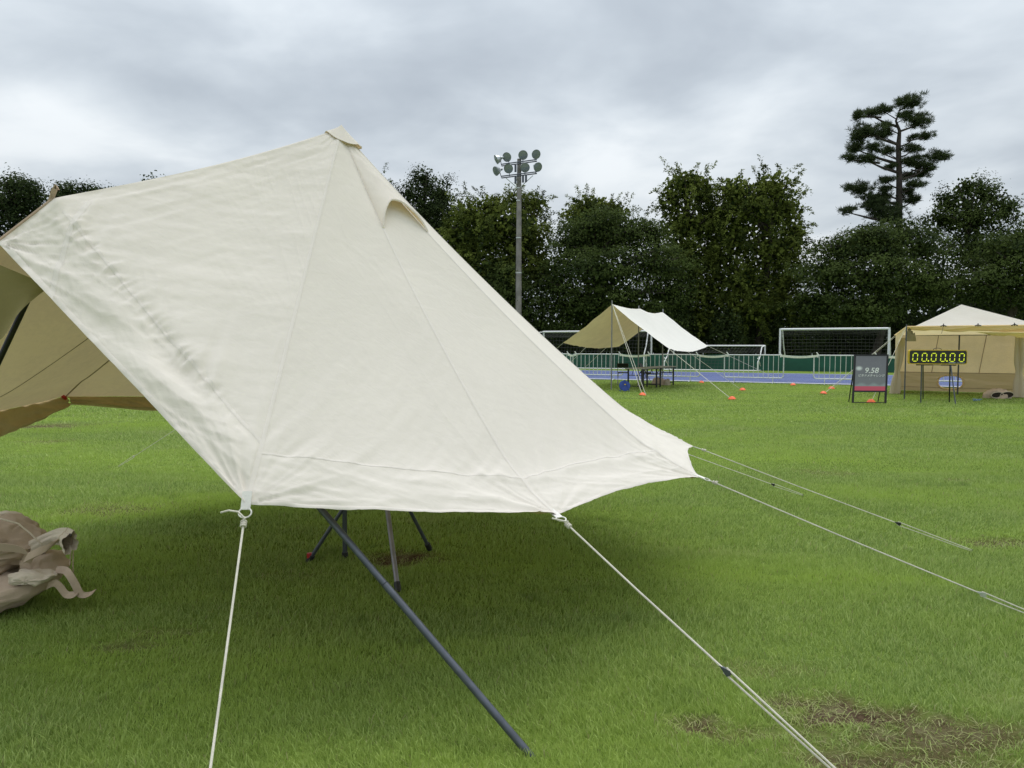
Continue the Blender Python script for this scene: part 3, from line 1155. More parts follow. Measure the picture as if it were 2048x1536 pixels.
HU, HV = 41, 40
hood = np.zeros((HU, HV, 3)); hoodN = np.zeros((HU, HV, 3))
for a in range(HU):
    u = a / (HU - 1)
    sh = math.sin(math.pi * u) ** 0.55
    tend = 0.292 - 0.062 * sh
    for b_ in range(HV):
        t = 0.035 + (tend - 0.035) * (b_ / (HV - 1))
        p, n = onG(u, t)
        lift = 0.004 + 0.095 * sh * ((t - 0.035) / 0.23) ** 1.5
        lift += 0.006 * vn2(u * 6, t * 40, 77) * sh
        hood[a, b_] = p + n * lift
        hoodN[a, b_] = n
link_panel(hood, 'vent_hood', M['canvas'], tent, REF)
mb = MB()
mb.tube([hood[a, -1] for a in range(HU)], 0.007, 6)
mb.build('vent_rim', M['canvas'], tent, True)

# webbing loops and rings at the corners
for i, c_ in enumerate(CORN[:4]):
    Pc, Kc = c_
    dr = Pc - CEN; dr[2] = 0; dr /= np.linalg.norm(dr)
    sd = np.array([-dr[1], dr[0], 0])
    dn = np.array([dr[0] * 0.45, dr[1] * 0.45, -0.9]) if i == 0 else np.array([dr[0], dr[1], -0.35])
    dn /= np.linalg.norm(dn)
    mb = MB()
    mb.ribbon([Pc - dn * 0.05, Pc + dn * 0.0, Pc + dn * 0.022], sd, 0.036, 0.005)
    mb.build('webbing_loop', M['web_white'], tent)
    mb = MB()
    ring = []
    rc = Pc + dn * 0.034
    for k in range(18):
        an = 2 * math.pi * k / 18
        ring.append(rc + sd * math.cos(an) * 0.024 + dn * math.sin(an) * 0.019)
    mb.tube(ring, 0.0032, 6, closed=True)
    mb.build('ring', M['web_white'], tent, True)

# poles
mb = MB()
foot = gr(690, 1117)
mb.tube([foot, (T[0], T[1], T[2] - 0.02)], 0.017, 12)
mb.build('centre_pole', M['pole'], tent, True)
mb = MB()
mb.tube([foot - np.array([0, 0, 0.01]), foot + np.array([0, 0, 0.045])], 0.022, 12)
mb.build('pole_foot', M['black'], tent, True)
NF = gr(1053, 1502)
Pin = PF + np.array([0.01, 0.10, -0.05])
mb = MB()
dv = Pin - NF
j1 = on_seg(NF, Pin, 770)
mb.tube([NF - dv * 0.012, j1], 0.0148, 14)
mb.tube([j1 + dv * 0.0008, Pin], 0.0138, 14)
mb.build('front_pole', M['pole'], tent, True)
FF_ = gr(-275, 1300)
mb = MB()
mb.tube([FF_, Pin], 0.014, 12)
mb.build('front_pole', M['black_metal'], tent, True)

# rolled mud wall under the far hem, seen through the entrance
def rolled(i, j, drop0, drop1, seed, sag=0.0):
    Pi, Pj = CORN[i][0], CORN[j][0]
    na, nb = 70, 16
    V = np.zeros((na, nb, 3))
    for a in range(na):
        s = a / (na - 1)
        base = Pi + (Pj - Pi) * s
        dr = base - CEN; dr[2] = 0; dr /= np.linalg.norm(dr)
        dp = drop0 + (drop1 - drop0) * s + sag * math.sin(math.pi * s)
        for b_ in range(nb):
            q = b_ / (nb - 1)
            z = -dp * q
            o = 0.035 * math.sin(math.pi * min(q * 1.15, 1)) + 0.05 * math.exp(-((q - 0.8) / 0.16) ** 2)
            w = 0.016 * vn2((s * 9 + q * 1.6), q * 3, seed) + 0.012 * vn2(s * 22 + q * 5, q * 4, seed + 2)
            V[a, b_] = base - dr * (o + w) + np.array([0, 0, z + 0.006 * vn1(s * 7, seed + 5) * q])
    me = link_panel(V, 'rolled_wall', M['tan'], tent, REF * 0 + base + np.array([0, 0, 3]))
    return me


rolled(7, 8, 0.14, 0.055, 91, 0.03)
rolled(8, 9, 0.08, 0.19, 97, 0.03)
mb = MB()
pI = CORN[8][0]
mb.tube([pI + np.array([0.0, -0.05, 0.012]), pI + np.array([0.045, -0.07, -0.01])], 0.014, 8)
mb.build('tie', M['red'], tent, True)

# door flap tied up under the front tip
nu_, nv_ = 50, 40
V = np.zeros((nu_, nv_, 3))
for a in range(nu_):
    s = a / (nu_ - 1)
    top = at(-70 + 175 * s, 500 + 75 * s, 3.36 + 0.06 * s)
    bot = at(-95 + 190 * s, 745 - 168 * s ** 1.1 - 8 * math.sin(s * 9), 3.37 + 0.05 * s)
    for b_ in range(nv_):
        q = b_ / (nv_ - 1)
        p = top * (1 - q) + bot * q
        p[1] += 0.018 * math.sin(s * 13 + q * 2.0) * q + 0.012 * vn2(s * 5, q * 2.5, 3) + 0.015 * math.sin(math.pi * q)
        V[a, b_] = p
link_panel(V, 'door_flap', M['olive'], tent, np.array([0, 10, 1.0]))


# ================================================================== guy ropes of the main tent
def knot(mb, c, d, r):
    d = d / np.linalg.norm(d)
    s = np.cross(d, np.array([0, 0, 1.0])); s /= np.linalg.norm(s); n = np.cross(s, d)
    for off in (-0.006, 0.004, 0.013):
        mb.tube([c + d * off + s * math.cos(k / 10 * 6.283) * r * 2.1 + n * math.sin(k / 10 * 6.283) * r * 2.1 for k in range(10)],
                r, 6, closed=True)


def guy(name, label, start, peg, tpx, r, tens_mat, tail=None, fork=True, group='guy ropes of the large bell tent', pegvis=True):
    o = thing(name, label, 'rope', peg, group)
    start = np.asarray(start, float); peg = np.asarray(peg, float)
    dv = peg - start
    tp = on_seg(start, peg, tpx) if tpx is not None else start + dv * 0.7
    mb = MB()
    mb.tube([start, start + (tp - start) * 0.5 - np.array([0, 0, 0.004]), tp], r, 8)
    d = dv / np.linalg.norm(dv)
    s = np.cross(d, np.array([0, 0, 1.0])); s /= np.linalg.norm(s); n = np.cross(s, d)
    if n[2] < 0:
        n = -n
    if fork:
        mb.tube([tp + n * 0.012, peg + np.array([0, 0, 0.01])], r * 0.9, 6)
        mb.tube([tp - n * 0.012, peg], r * 0.9, 6)
    mb.build('cord', M['rope'], o, True)
    if tail is not None:
        mb = MB()
        knot(mb, start + d * 0.028, d, r)
        mb.tube([start + d * 0.03 + np.asarray(q) for q in tail], r * 0.95, 7)
        mb.build('knot', M['rope'], o, True)
    if tens_mat is not None:
        mb = MB()
        h = 0.030 if tens_mat != M['silver'] else 0.032
        a = d * h * 0.85; bq = n * 0.014
        for sgn in (1, -1):
            mb.add([tp - a + s * 0.005 * sgn, tp + a * 0.7 + bq + s * 0.005 * sgn, tp + a + s * 0.005 * sgn, tp + a * 0.7 - bq + s * 0.005 * sgn], [(0, 1, 2, 3)])
        nb = len(mb.v)
        mb.f += [(0, 4, 5, 1), (1, 5, 6, 2), (2, 6, 7, 3), (3, 7, 4, 0)]
        mb.build('tensioner', tens_mat, o)
    mb = MB()
    mb.tube([peg + np.array([0, 0, 0.015]) , peg - d * 0 + np.array([-d[0] * 0.03, -d[1] * 0.03, -0.08])], 0.004, 6)
    mb.build('peg', M['black_metal'], o, True)
    return o


def ring_pt(i, k=0.05):
    Pc = CORN[i][0]
    dr = Pc - CEN; dr[2] = 0; dr /= np.linalg.norm(dr)
    dn = np.array([dr[0] * 0.45, dr[1] * 0.45, -0.9]) if i == 0 else np.array([dr[0], dr[1], -0.35])
    return Pc + dn / np.linalg.norm(dn) * k


sA = ring_pt(0)
guy('guy_rope', 'thick cream rope from the entrance corner ring running steeply to the bottom edge', sA, (-0.837, 1.8, 0.0), 330, 0.0043, M['black'],
    tail=[(0, 0, 0), (0.005, 0, 0.02), (-0.02, 0.0, 0.045), (-0.055, 0, 0.05), (-0.085, 0, 0.042)])
sB = ring_pt(1)
guy('guy_rope', 'cream rope with dark tensioner passing the bare patch at bottom right', sB, (1.19, 2.2, 0.0), 1450, 0.0043, M['pole'],
    tail=[(0, 0, 0), (0.0, 0, 0.016), (-0.03, 0, 0.02), (-0.07, 0, 0.03)])
sC = ring_pt(2)
guy('guy_rope', 'long cream rope with silver tensioner leaving the right edge', sC, (2.94, 3.70, 0.0), 1962, 0.0037, M['silver'],
    tail=[(0, 0, 0), (0.012, 0, 0.008), (0.02, 0, 0.004)])
sD = ring_pt(3)
guy('guy_rope', 'thin pale rope with dark slider pegged in the lawn above the silver tensioner', sD, gr(1945, 1103), 1795, 0.0034, M['black'],
    tail=[(0, 0, 0), (0.012, 0, 0.006), (0.02, 0, 0.002)])
sE = CORN[4][0] + np.array([0.03, 0.02, -0.01])
guy('guy_rope', 'short pale rope with dark slider emerging from behind the scalloped hem', sE, gr(1606, 991), 1545, 0.0034, M['black'])
sH = CORN[7][0]
guy('guy_rope', 'thin pale rope on the grass seen through the tent entrance', sH, gr(236, 934), 268, 0.0034, M['rope'])
sI = CORN[8][0] + np.array([0, 0, -0.02])
guy('guy_rope', 'thin pale rope under the rolled tan wall at the left edge', sI, gr(-60, 905), -20, 0.0034, M['rope'])

# ================================================================== tripod stand in the tent's shade
f1, f2, f3 = gr(616, 1124), gr(796, 1182), gr(860, 1099)
hub = at(760, 905, 4.92)
ts = thing('tripod_stand', 'grey metal tripod stand with dark feet under the tent canvas', 'stand', (f1 + f2 + f3) / 3)
for k, f in enumerate((f1, f2, f3)):
    mb = MB(); mb.tube([f, hub], 0.0135 if k != 1 else 0.016, 10)
    mb.build('leg', M['pole_lt'] if k == 1 else M['pole'], ts, True)
    d = (hub - f) / np.linalg.norm(hub - f)
    mb = MB(); mb.tube([f - d * 0.01, f + d * 0.055], 0.021, 10)
    mb.build('foot', M['black'], ts, True)
mb = MB(); mb.lathe([(0.0, -0.02), (0.018, -0.018), (0.021, 0.0), (0.018, 0.018), (0, 0.02)], 10, f1 + np.array([0.012, 0, 0.045]))
mb.build('knob', M['red'], ts, True)
mb = MB(); mb.tube([hub - np.array([0, 0, 0.05]), hub + np.array([0, 0, 0.9])], 0.015, 10)
mb.lathe([(0.015, -0.06), (0.035, -0.05), (0.035, 0.03), (0.015, 0.05)], 12, hub)
mb.build('column', M['pole'], ts, True)

# ================================================================== canvas bag at the left edge
bag = thing('canvas_bag', 'slumped taupe canvas holdall with loose straps lying on the grass', 'bag', gr(20, 1215))
BY = 4.12


def blob(outl, y0, depth, name, mat, seed, amp=0.016, ny=11, parent=bag):
    """crumpled cloth volume whose side outline is given in photo pixels at depth y0"""
    arr = np.array([at(px, py, y0) for px, py in outl])
    c = arr.mean(0)
    n = len(arr)
    R_ = np.random.default_rng(seed)
    m_ = n * 2
    O = []
    for i in range(n):
        O.append(arr[i]); O.append((arr[i] + arr[(i + 1) % n]) / 2)
    O = np.array(O)
    V = np.zeros((ny, m_, 3))
    for k in range(ny):
        a = -math.pi / 2 + math.pi * k / (ny - 1)
        s = max(math.cos(a), 0.0) ** 0.45
        V[k] = c + (O - c) * s + np.array([0, depth / 2 * math.sin(a), 0])
        dirn = O - c; dirn /= np.linalg.norm(dirn, axis=1, keepdims=True)
        V[k] += dirn * (R_.uniform(-1, 0.5, m_) * amp * 1.6 * s)[:, None]
        V[k] += R_.normal(size=(m_, 3)) * amp * np.array([0.7, 1.3, 0.7]) * s
    # two rounds of subdivision that keep the folds crisp
    V = np.concatenate([V, V[:, :1]], 1)
    for r_ in range(2):
        for ax in (0, 1):
            V = np.moveaxis(V, ax, 0)
            W = np.zeros((V.shape[0] * 2 - 1,) + V.shape[1:])
            W[0::2] = V; W[1::2] = (V[:-1] + V[1:]) / 2
            if r_ < 2:
                W[2:-2:2] = W[2:-2:2] * 0.6 + (W[1:-3:2] + W[3:-1:2]) * 0.2
            V = np.moveaxis(W, 0, ax)
        V += R_.normal(size=V.shape) * amp * (0.35, 0.0, 0.0)[r_]
        V[:, -1] = V[:, 0]
    V[..., 2] = np.maximum(V[..., 2], 0.004)
    return link_panel(V, name, mat, parent, c)


blob([(-150, 1120), (-60, 1120), (25, 1145), (70, 1150), (112, 1152), (106, 1172), (70, 1192), (38, 1212), (6, 1230), (-60, 1232), (-150, 1225)],
     BY - 0.02, 0.5, 'bag_body', M['bag1'], 5, 0.012)
blob([(-140, 1060), (-60, 1040), (-5, 1034), (34, 1042), (60, 1062), (86, 1086), (88, 1100), (66, 1112), (52, 1128), (20, 1150), (-60, 1165), (-140, 1150)],
     BY + 0.06, 0.40, 'bag_flap', M['bag2'], 12, 0.019)
mb = MB()
mb.ribbon([at(-90, 1100, BY - 0.16), at(-20, 1094, BY - 0.165), at(30, 1097, BY - 0.17), at(58, 1107, BY - 0.16), at(52, 1124, BY - 0.13)],
          [(0.0, -0.3, 1), (0.05, -0.3, 1), (-0.1, -0.3, 1), (-0.5, -0.3, 0.8), (-0.8, -0.2, 0.4)], 0.05, 0.004, True)
mb.build('strap', M['bag2'], bag, True)
mb = MB()
mb.tube([at(-60, 1036, BY - 0.1), at(0, 1037, BY - 0.12), at(36, 1047, BY - 0.12), at(60, 1066, BY - 0.12), at(80, 1086, BY - 0.12), at(88, 1098, BY - 0.1)], 0.0045, 6)
mb.build('piping', M['bag3'], bag, True)
blob([(-100, 1050), (-30, 1030), (15, 1024), (36, 1040), (62, 1062), (88, 1085), (60, 1085), (0, 1060), (-80, 1075)],
     BY + 0.17, 0.30, 'bag_mouth', M['bag3'], 17, 0.010)
blob([(52, 1112), (80, 1104), (110, 1106), (118, 1124), (132, 1134), (118, 1150), (88, 1146), (55, 1140)],
     BY + 0.02, 0.26, 'bag_side', M['bag2'], 23, 0.008)
blob([(22, 1146), (70, 1138), (98, 1146), (113, 1150), (92, 1166), (60, 1164), (26, 1168)],
     BY - 0.16, 0.16, 'bag_lining', M['bag3'], 29, 0.010)
mb = MB()
mb.ribbon([at(52, 1116, BY - 0.17), at(72, 1106, BY - 0.2), at(92, 1097, BY - 0.19), at(108, 1087, BY - 0.16), at(117, 1080, BY - 0.12)],
          [(-0.4, -0.2, -0.9), (-0.4, -0.3, -0.85), (-0.45, -0.4, -0.8), (-0.5, -0.5, -0.7), (-0.5, -0.6, -0.6)], 0.062, 0.008, True)
mb.build('strap', M['bag2'], bag, True)
cv = []
cpts = [at(70, 1098, BY + 0.0), at(92, 1082, BY - 0.02), at(108, 1075, BY - 0.05), at(122, 1074, BY - 0.09), at(133, 1078, BY - 0.13), at(141, 1086, BY - 0.17)]
crad = [0.05, 0.038, 0.036, 0.043, 0.053, 0.060]
ss = np.linspace(0, 5, 26)
CP = np.stack([np.interp(ss, range(6), [p[c_] for p in cpts]) for c_ in range(3)], 1); CR = np.interp(ss, range(6), crad)
cmesh = np.zeros((26, 49, 3))
for k in range(26):
    tg = CP[min(k + 1, 25)] - CP[max(k - 1, 0)]; tg /= np.linalg.norm(tg)
    a_ = np.cross(tg, np.array([0, 1.0, 0])); a_ /= np.linalg.norm(a_); b_ = np.cross(tg, a_)
    for q in range(49):
        an = 2 * math.pi * (q % 48) / 48
        r_ = CR[k] * (1 + 0.16 * math.sin(4 * an + k * 0.10) + 0.10 * math.sin(9 * an + 1 + k * 0.05) + 0.16 * vn2(math.cos(an) * 2 + 5, math.sin(an) * 2 + k * 0.12, 12))
        cmesh[k, q] = CP[k] + a_ * math.cos(an) * r_ * 1.05 + b_ * math.sin(an) * r_ * 0.6
link_panel(cmesh, 'collar', M['bag3'], bag, CP[13] + np.array([0, 0.0, 0.0]))
mb = MB(); mb.tube([cmesh[20, q] for q in range(48)], 0.0022, 5, closed=True); mb.build('collar_seam', M['strap'], bag, True)
mb = MB(); mb.lathe([(0, -0.008), (0.006, -0.008), (0.007, 0.008), (0, 0.008)], 8, at(141, 1070, BY - 0.17)); mb.build('cord_lock', M['black'], bag, True)
mb = MB()
mb.tube([at(140, 1070, BY - 0.1), at(144, 1085, BY - 0.11), at(142, 1105, BY - 0.1), at(139, 1130, BY - 0.1)], 0.003, 5)
mb.tube([at(140, 1070, BY - 0.1), at(147, 1090, BY - 0.1), at(146, 1120, BY - 0.1), at(146, 1148, BY - 0.1), gr(143, 1158)], 0.003, 5)
mb.build('drawstring', M['strap'], bag, True)
mb = MB()
mb.ribbon([at(112, 1140, BY - 0.1), at(128, 1140, BY - 0.12), at(137, 1147, BY - 0.14), at(150, 1168, BY - 0.14), at(160, 1187, BY - 0.13), at(174, 1190, BY - 0.12), at(188, 1184, BY - 0.1)],
          [(0.3, 0.2, 0.9), (0.4, 0.3, 0.9), (0.85, 0.2, 0.55), (0.9, 0.2, 0.45), (0.85, 0.2, 0.5), (0.3, 0.7, 0.6), (0.2, 0.8, 0.5)], 0.042, 0.004, True)
mb.build('strap', M['strap'], bag, True)
mb = MB()
mb.ribbon([at(95, 1172, BY - 0.16), at(110, 1166, BY - 0.16), at(122, 1176, BY - 0.15), at(133, 1189, BY - 0.14), at(148, 1189, BY - 0.14), at(158, 1184, BY - 0.13)],
          [(0.2, 0.2, 0.95), (0.3, 0.1, 0.95), (0.6, 0.2, 0.75), (0.5, 0.2, 0.8), (0.0, 0.6, 0.7), (0, 0.8, 0.4)], 0.04, 0.004, True)
mb.build('strap', M['strap'], bag, True)

# ================================================================== ridge tarp shelter across the lawn
RF, RB = at(1224, 608, 24.2), at(1326, 624, 28.5)
RMID = at(1281, 618, 26.5)
FL, BL, FR, BR = at(1126, 686, 25.1), at(1238, 693, 29.5), at(1337, 697, 23.2), at(1416, 692, 27.6)
tarp = thing('tarp_shelter', 'cream ridge tarp on poles sheltering tables before the barriers', 'tarp', ((RF[0] + RB[0]) / 2, (RF[1] + RB[1]) / 2, 0))


def tarp_side(E0, E1, seed, sagz):
    nu_, nv_ = 60, 40
    V = np.zeros((nu_, nv_, 3))
    for a in range(nu_):
        s = a / (nu_ - 1)
        if s < 0.56:
            top = RF + (RMID - RF) * (s / 0.56)
        else:
            top = RMID + (RB - RMID) * ((s - 0.56) / 0.44)
        top = top + np.array([0, 0, -0.05 * abs(math.sin(math.pi * s / 0.56)) if s < 0.56 else -0.10 * math.sin(math.pi * (s - 0.56) / 0.44)])
        bot = E0 + (E1 - E0) * s + np.array([0, 0, -sagz * math.sin(math.pi * s)])
        for b_ in range(nv_):
            q = b_ / (nv_ - 1)
            p = top * (1 - q) + bot * q
            p = p + np.array([0, 0, -0.10 * math.sin(math.pi * q) * (0.4 + 0.6 * math.sin(math.pi * s))])
            p[2] += 0.022 * vn2(s * 16 + q * 3.5, q * 2.2, seed) * math.sin(math.pi * min(max(q, 0.08), 0.95)) + 0.010 * vn2(s * 30 + q * 8, q * 4, seed + 3)
            V[a, b_] = p
    return V


mid = (RF + RB) / 2
link_panel(tarp_side(FR, BR, 3, 0.16), 'tarp_panel', M['canvas_far'], tarp, np.array([mid[0], mid[1], 0.6]))
link_panel(tarp_side(FL, BL, 8, 0.12), 'tarp_panel', M['canvas_far'], tarp, np.array([mid[0], mid[1], 0.6]))
for p in (RF, RMID + np.array([-0.06, 0, 0]), RB):
    mb = MB(); mb.tube([(p[0], p[1], 0), (p[0], p[1], p[2] + 0.12)], 0.022, 8); mb.build('pole', M['pole_lt'], tarp, True)


def far_rope(pts, label, r=0.008, group='guy ropes of the ridge tarp'):
    o = thing('guy_rope', label, 'rope', pts[-1], group)
    mb = MB()
    for a, b_ in zip(pts[:-1], pts[1:]):
        mb.tube([a, b_], r, 5)
    mb.build('cord', M['rope_far'], o, True)
    mb = MB(); mb.tube([np.asarray(pts[-1]) + np.array([0, 0, 0.06]), np.asarray(pts[-1]) - np.array([0, 0, 0.1])], 0.008, 5); mb.build('peg', M['galv'], o)
    return o


cone_px = [(1285, 791), (1464, 799), (1485, 781), (1403, 766), (1586, 771), (1663, 778), (1647, 788), (1742, 805)]
CONE = [gr(*c) for c in cone_px]
o1 = far_rope([RF, CONE[0]], 'front of the two pale ropes running from the tarp peak to one marker')
o2 = far_rope([RF + np.array([0, 0, 0.02]), CONE[0] + np.array([0.12, 0.1, 0])], 'rear of the two pale ropes running from the tarp peak to one marker')
far_rope([FR, CONE[1]], 'pale rope from the front right tarp corner to the nearest marker')
far_rope([at(1372, 701, 25.2), CONE[2]], 'thin rope from the sagging tarp hem to the right marker', 0.006)
far_rope([BR, gr(1552, 756)], 'thin dark rope from the rear right tarp corner over the track', 0.006)
far_rope([FL, gr(1060, 745)], 'thin rope from the left tarp corner going behind the bell tent', 0.006)
for k, lab in enumerate(('rope from the left tarp hem slanting down in front of the goal net', 'rope from the rear of the left tarp hem slanting down')):
    a = FL + (BL - FL) * (0.42 + 0.36 * k)
    far_rope([a, np.array([a[0] - 1.5, a[1] + 0.5, 0.0])], lab, 0.006)

# ------------------------------------------------------------------ marker discs
mb = MB()
mb.lathe([(0.125, 0.0), (0.125, 0.012), (0.105, 0.03), (0.075, 0.075), (0.03, 0.10), (0.024, 0.098), (0.07, 0.070), (0.1, 0.024)], 20)
cone0 = mb.build('marker_disc', M['orange'], None, True)
labs = ['orange marker disc at the foot of the tarp peak ropes, near the blue reel',
        'nearest large orange marker disc right of the tarp at the end of a rope',
        'orange marker disc just behind and right of the nearest one',
        'small orange marker disc by the track under the tarp right side',
        'orange marker disc by the track below the white goal left post',
        'rear of two orange marker discs left of the poster stand',
        'front of two orange marker discs left of the poster stand, larger one',
        'orange marker disc seen through the legs of the poster stand']
for k, c in enumerate(CONE):
    o = cone0 if k == 0 else copy_tree(cone0)
    o.scale = (0.85, 0.85, 0.8); o.location = (c[0], c[1], 0.012); o.rotation_euler = (0.08 * math.sin(k * 3), 0.1 * math.cos(k * 2.1), 0)
    tag(o, labs[k], 'marker', 'orange marker discs on the lawn')

# ------------------------------------------------------------------ folding tables under the tarp
TD = np.array([0.54, 0.84]); TD /= np.linalg.norm(TD)
TA = math.atan2(TD[1], TD[0])


def folding_table(label):
    o = thing('folding_table', label, 'table', (0, 0, 0), 'folding tables under the tarp')
    MB().box((0, 0, 0.70), (1.64, 0.60, 0.03)).build('table_top', M['tabletop'], None).parent = o
    MB().box((0, 0.295, 0.672), (1.5, 0.02, 0.024)).box((0, -0.295, 0.672), (1.5, 0.02, 0.024)).build('apron', M['black_metal'], None).parent = o
    for sx in (-1, 1):
        for sy in (-1, 1):
            mb = MB(); mb.box((sx * 0.66, sy * 0.25, 0.34), (0.045, 0.045, 0.68))
            mb.build('leg', M['black_metal'], None).parent = o
        for zc in (0.47, 0.10):
            MB().box((sx * 0.66, 0, zc), (0.028, 0.46, 0.028)).build('crossbar', M['black_metal'], None).parent = o
        mb = MB()
        mb.tube([(sx * 0.66, 0.12, 0.47), (sx * 0.40, 0.16, 0.68)], 0.012, 6); mb.tube([(sx * 0.66, -0.12, 0.47), (sx * 0.40, -0.16, 0.68)], 0.012, 6)
        mb.build('brace', M['black_metal'], None).parent = o
    return o


near_c = gr(1284, 779)
n2 = np.array([-TD[1], TD[0]])
t_ = folding_table('nearer of two black-legged folding tables under the tarp, beside the blue reel')
c0 = near_c[:2] + TD * 0.72 + n2 * 0.28
t_.location = (c0[0], c0[1], 0); t_.rotation_euler = (0, 0, TA)
t2_ = copy_tree(t_); c1 = c0 + TD * 1.68
t2_.location = (c1[0], c1[1], 0)
tag(t2_, 'farther of two black-legged folding tables under the tarp', 'table', 'folding tables under the tarp')


# folding chairs
def chair(label, loc, rz):
    o = thing('folding_chair', label, 'chair', (0, 0, 0), 'folding chairs under the tarp')
    for s in (-1, 1):
        mb = MB(); mb.tube([(s * 0.21, -0.22, 0), (s * 0.21, 0.18, 0.78)], 0.011, 6); mb.build('leg', M['pole_lt'], None, True).parent = o
        mb = MB(); mb.tube([(s * 0.19, 0.24, 0), (s * 0.19, -0.17, 0.44)], 0.011, 6); mb.build('leg', M['pole_lt'], None, True).parent = o
    mb = MB(); mb.box((0, -0.0, 0.44), (0.36, 0.36, 0.035)); mb.build('seat', M['black'], None).parent = o
    mb = MB(); mb.box((0, 0.165, 0.72), (0.42, 0.03, 0.17), Matrix.Rotation(-0.45, 3, 'X')); mb.build('backrest', M['black'], None).parent = o
    o.location = loc; o.rotation_euler = (0, 0, rz)
    return o


g = gr(1246, 768); chair('black and grey folding chair left of the tables behind the reel', (g[0], g[1], 0), TA + 1.9)
g = gr(1290, 768); chair('black and grey folding chair behind the middle of the tables', (g[0], g[1], 0), TA + 0.2)

# cable reel
g = gr(1249, 783)
reel = thing('cable_reel', 'round blue cable reel standing on the grass under the tarp', 'reel', g)
for yo in (-0.07, 0.07):
    mb = MB(); mb.lathe([(0.0, 0), (0.05, 0), (0.165, 0.0), (0.17, 0.008), (0.165, 0.016), (0.05, 0.016), (0, 0.016)], 28,
                        (g[0], g[1] + yo, 0.185), Matrix.Rotation(math.radians(78), 3, 'X') @ Matrix.Rotation(0, 3, 'Z'))
    mb.build('flange', M['blue_reel'], reel, True)
mb = MB(); mb.tube([(g[0], g[1] - 0.06, 0.185), (g[0], g[1] + 0.06, 0.185)], 0.11, 20); mb.build('cable', M['black'], reel, True)
mb = MB()
for s in (-1, 1):
    mb.tube([(g[0] - 0.15, g[1] + s * 0.11, 0.012), (g[0], g[1] + s * 0.11, 0.36), (g[0] + 0.15, g[1] + s * 0.11, 0.012)], 0.01, 6)
mb.tube([(g[0], g[1] - 0.11, 0.36), (g[0], g[1] + 0.11, 0.36)], 0.012, 6)
mb.build('stand', M['blue_reel'], reel, True)
mb = MB(); mb.box((g[0], g[1] - 0.105, 0.235), (0.06, 0.02, 0.03)); mb.build('socket_label', M['yellow'], reel)

# crumpled sack under the table
def lump(c, rx, ry, rz, seed, amp=0.2):
    nu_, nv_ = 22, 14
    V = np.zeros((nu_, nv_, 3))
    for a in range(nu_):
        an = 2 * math.pi * a / (nu_ - 1)
        for b_ in range(nv_):
            ph = math.pi / 2 * b_ / (nv_ - 1)
            k = 1 + amp * fbm2(math.cos(an) * 1.8 + 4, math.sin(an) * 1.8 + ph * 1.5, seed, 3)
            V[a, b_] = [c[0] + rx * math.cos(an) * math.cos(ph) ** 0.6 * k, c[1] + ry * math.sin(an) * math.cos(ph) ** 0.6 * k, c[2] + rz * math.sin(ph) * k]
    V[-1] = V[0]
    return V


g = gr(1322, 770)
sack = thing('carry_sack', 'crumpled pale sack lying on the grass under the far table', 'bag', g)
link_panel(lump((g[0] - 0.08, g[1], 0), 0.24, 0.2, 0.24, 3), 'sack_body', M['strap'], sack, g)
link_panel(lump((g[0] + 0.2, g[1] - 0.05, 0), 0.15, 0.14, 0.2, 9), 'sack_flap', M['bag3'], sack, g)

# ================================================================== crowd barriers along the track
BP0 = np.array([7.1, 29.35]); BD = np.array([0.909, -0.417]); BD /= np.linalg.norm(BD)
BANG = math.atan2(BD[1], BD[0])


def bar_pt(px):
    k = (px - 1024) / F_PX
    # x = k*(depth along view) ; small pitch is neglected by solving with the ground ray plane
    s = (k * BP0[1] - BP0[0]) / (BD[0] - k * BD[1])
    return BP0 + BD * s


BAR_L = 2.2


def barrier_proto():
    o = thing('crowd_barrier', '', 'barrier', (0, 0, 0), 'galvanised crowd barriers along the track')
    L, r0 = BAR_L / 2, 0.10
    pts = []
    for (cx_, cz_, a0) in ((L - r0, 0.22 + r0, -90), (L - r0, 1.10 - r0, 0), (-L + r0, 1.10 - r0, 90), (-L + r0, 0.22 + r0, 180)):
        for k in range(5):
            a = math.radians(a0 + 22.5 * k)
            pts.append((cx_ + r0 * math.cos(a), 0, cz_ + r0 * math.sin(a)))
    mb = MB(); mb.tube(pts, 0.021, 8, closed=True); mb.build('frame', M['galv'], None, True).parent = o
    bm = None
    n = 11
    for k in range(n):
        x = -L + BAR_L * (k + 1) / (n + 1)
        if bm is None:
            mb = MB(); mb.tube([(0, 0, 0.22), (0, 0, 1.10)], 0.0115, 6)
            ob = mb.build('bar', M['galv'], None, True); bm = ob.data
        else:
            ob = link('bar', bm)
        ob.parent = o; ob.location = (x, 0, 0)
    for s in (-1, 1):
        mb = MB(); mb.tube([(s * 0.72, 0, 0.22), (s * 0.72, 0, 0.03)], 0.017, 8)
        mb.tube([(s * 0.72, -0.28, 0.012), (s * 0.72, -0.2, 0.035), (s * 0.72, 0.2, 0.035), (s * 0.72, 0.26, 0.012)], 0.017, 8)
        mb.build('foot', M['galv'], None, True).parent = o
    return o


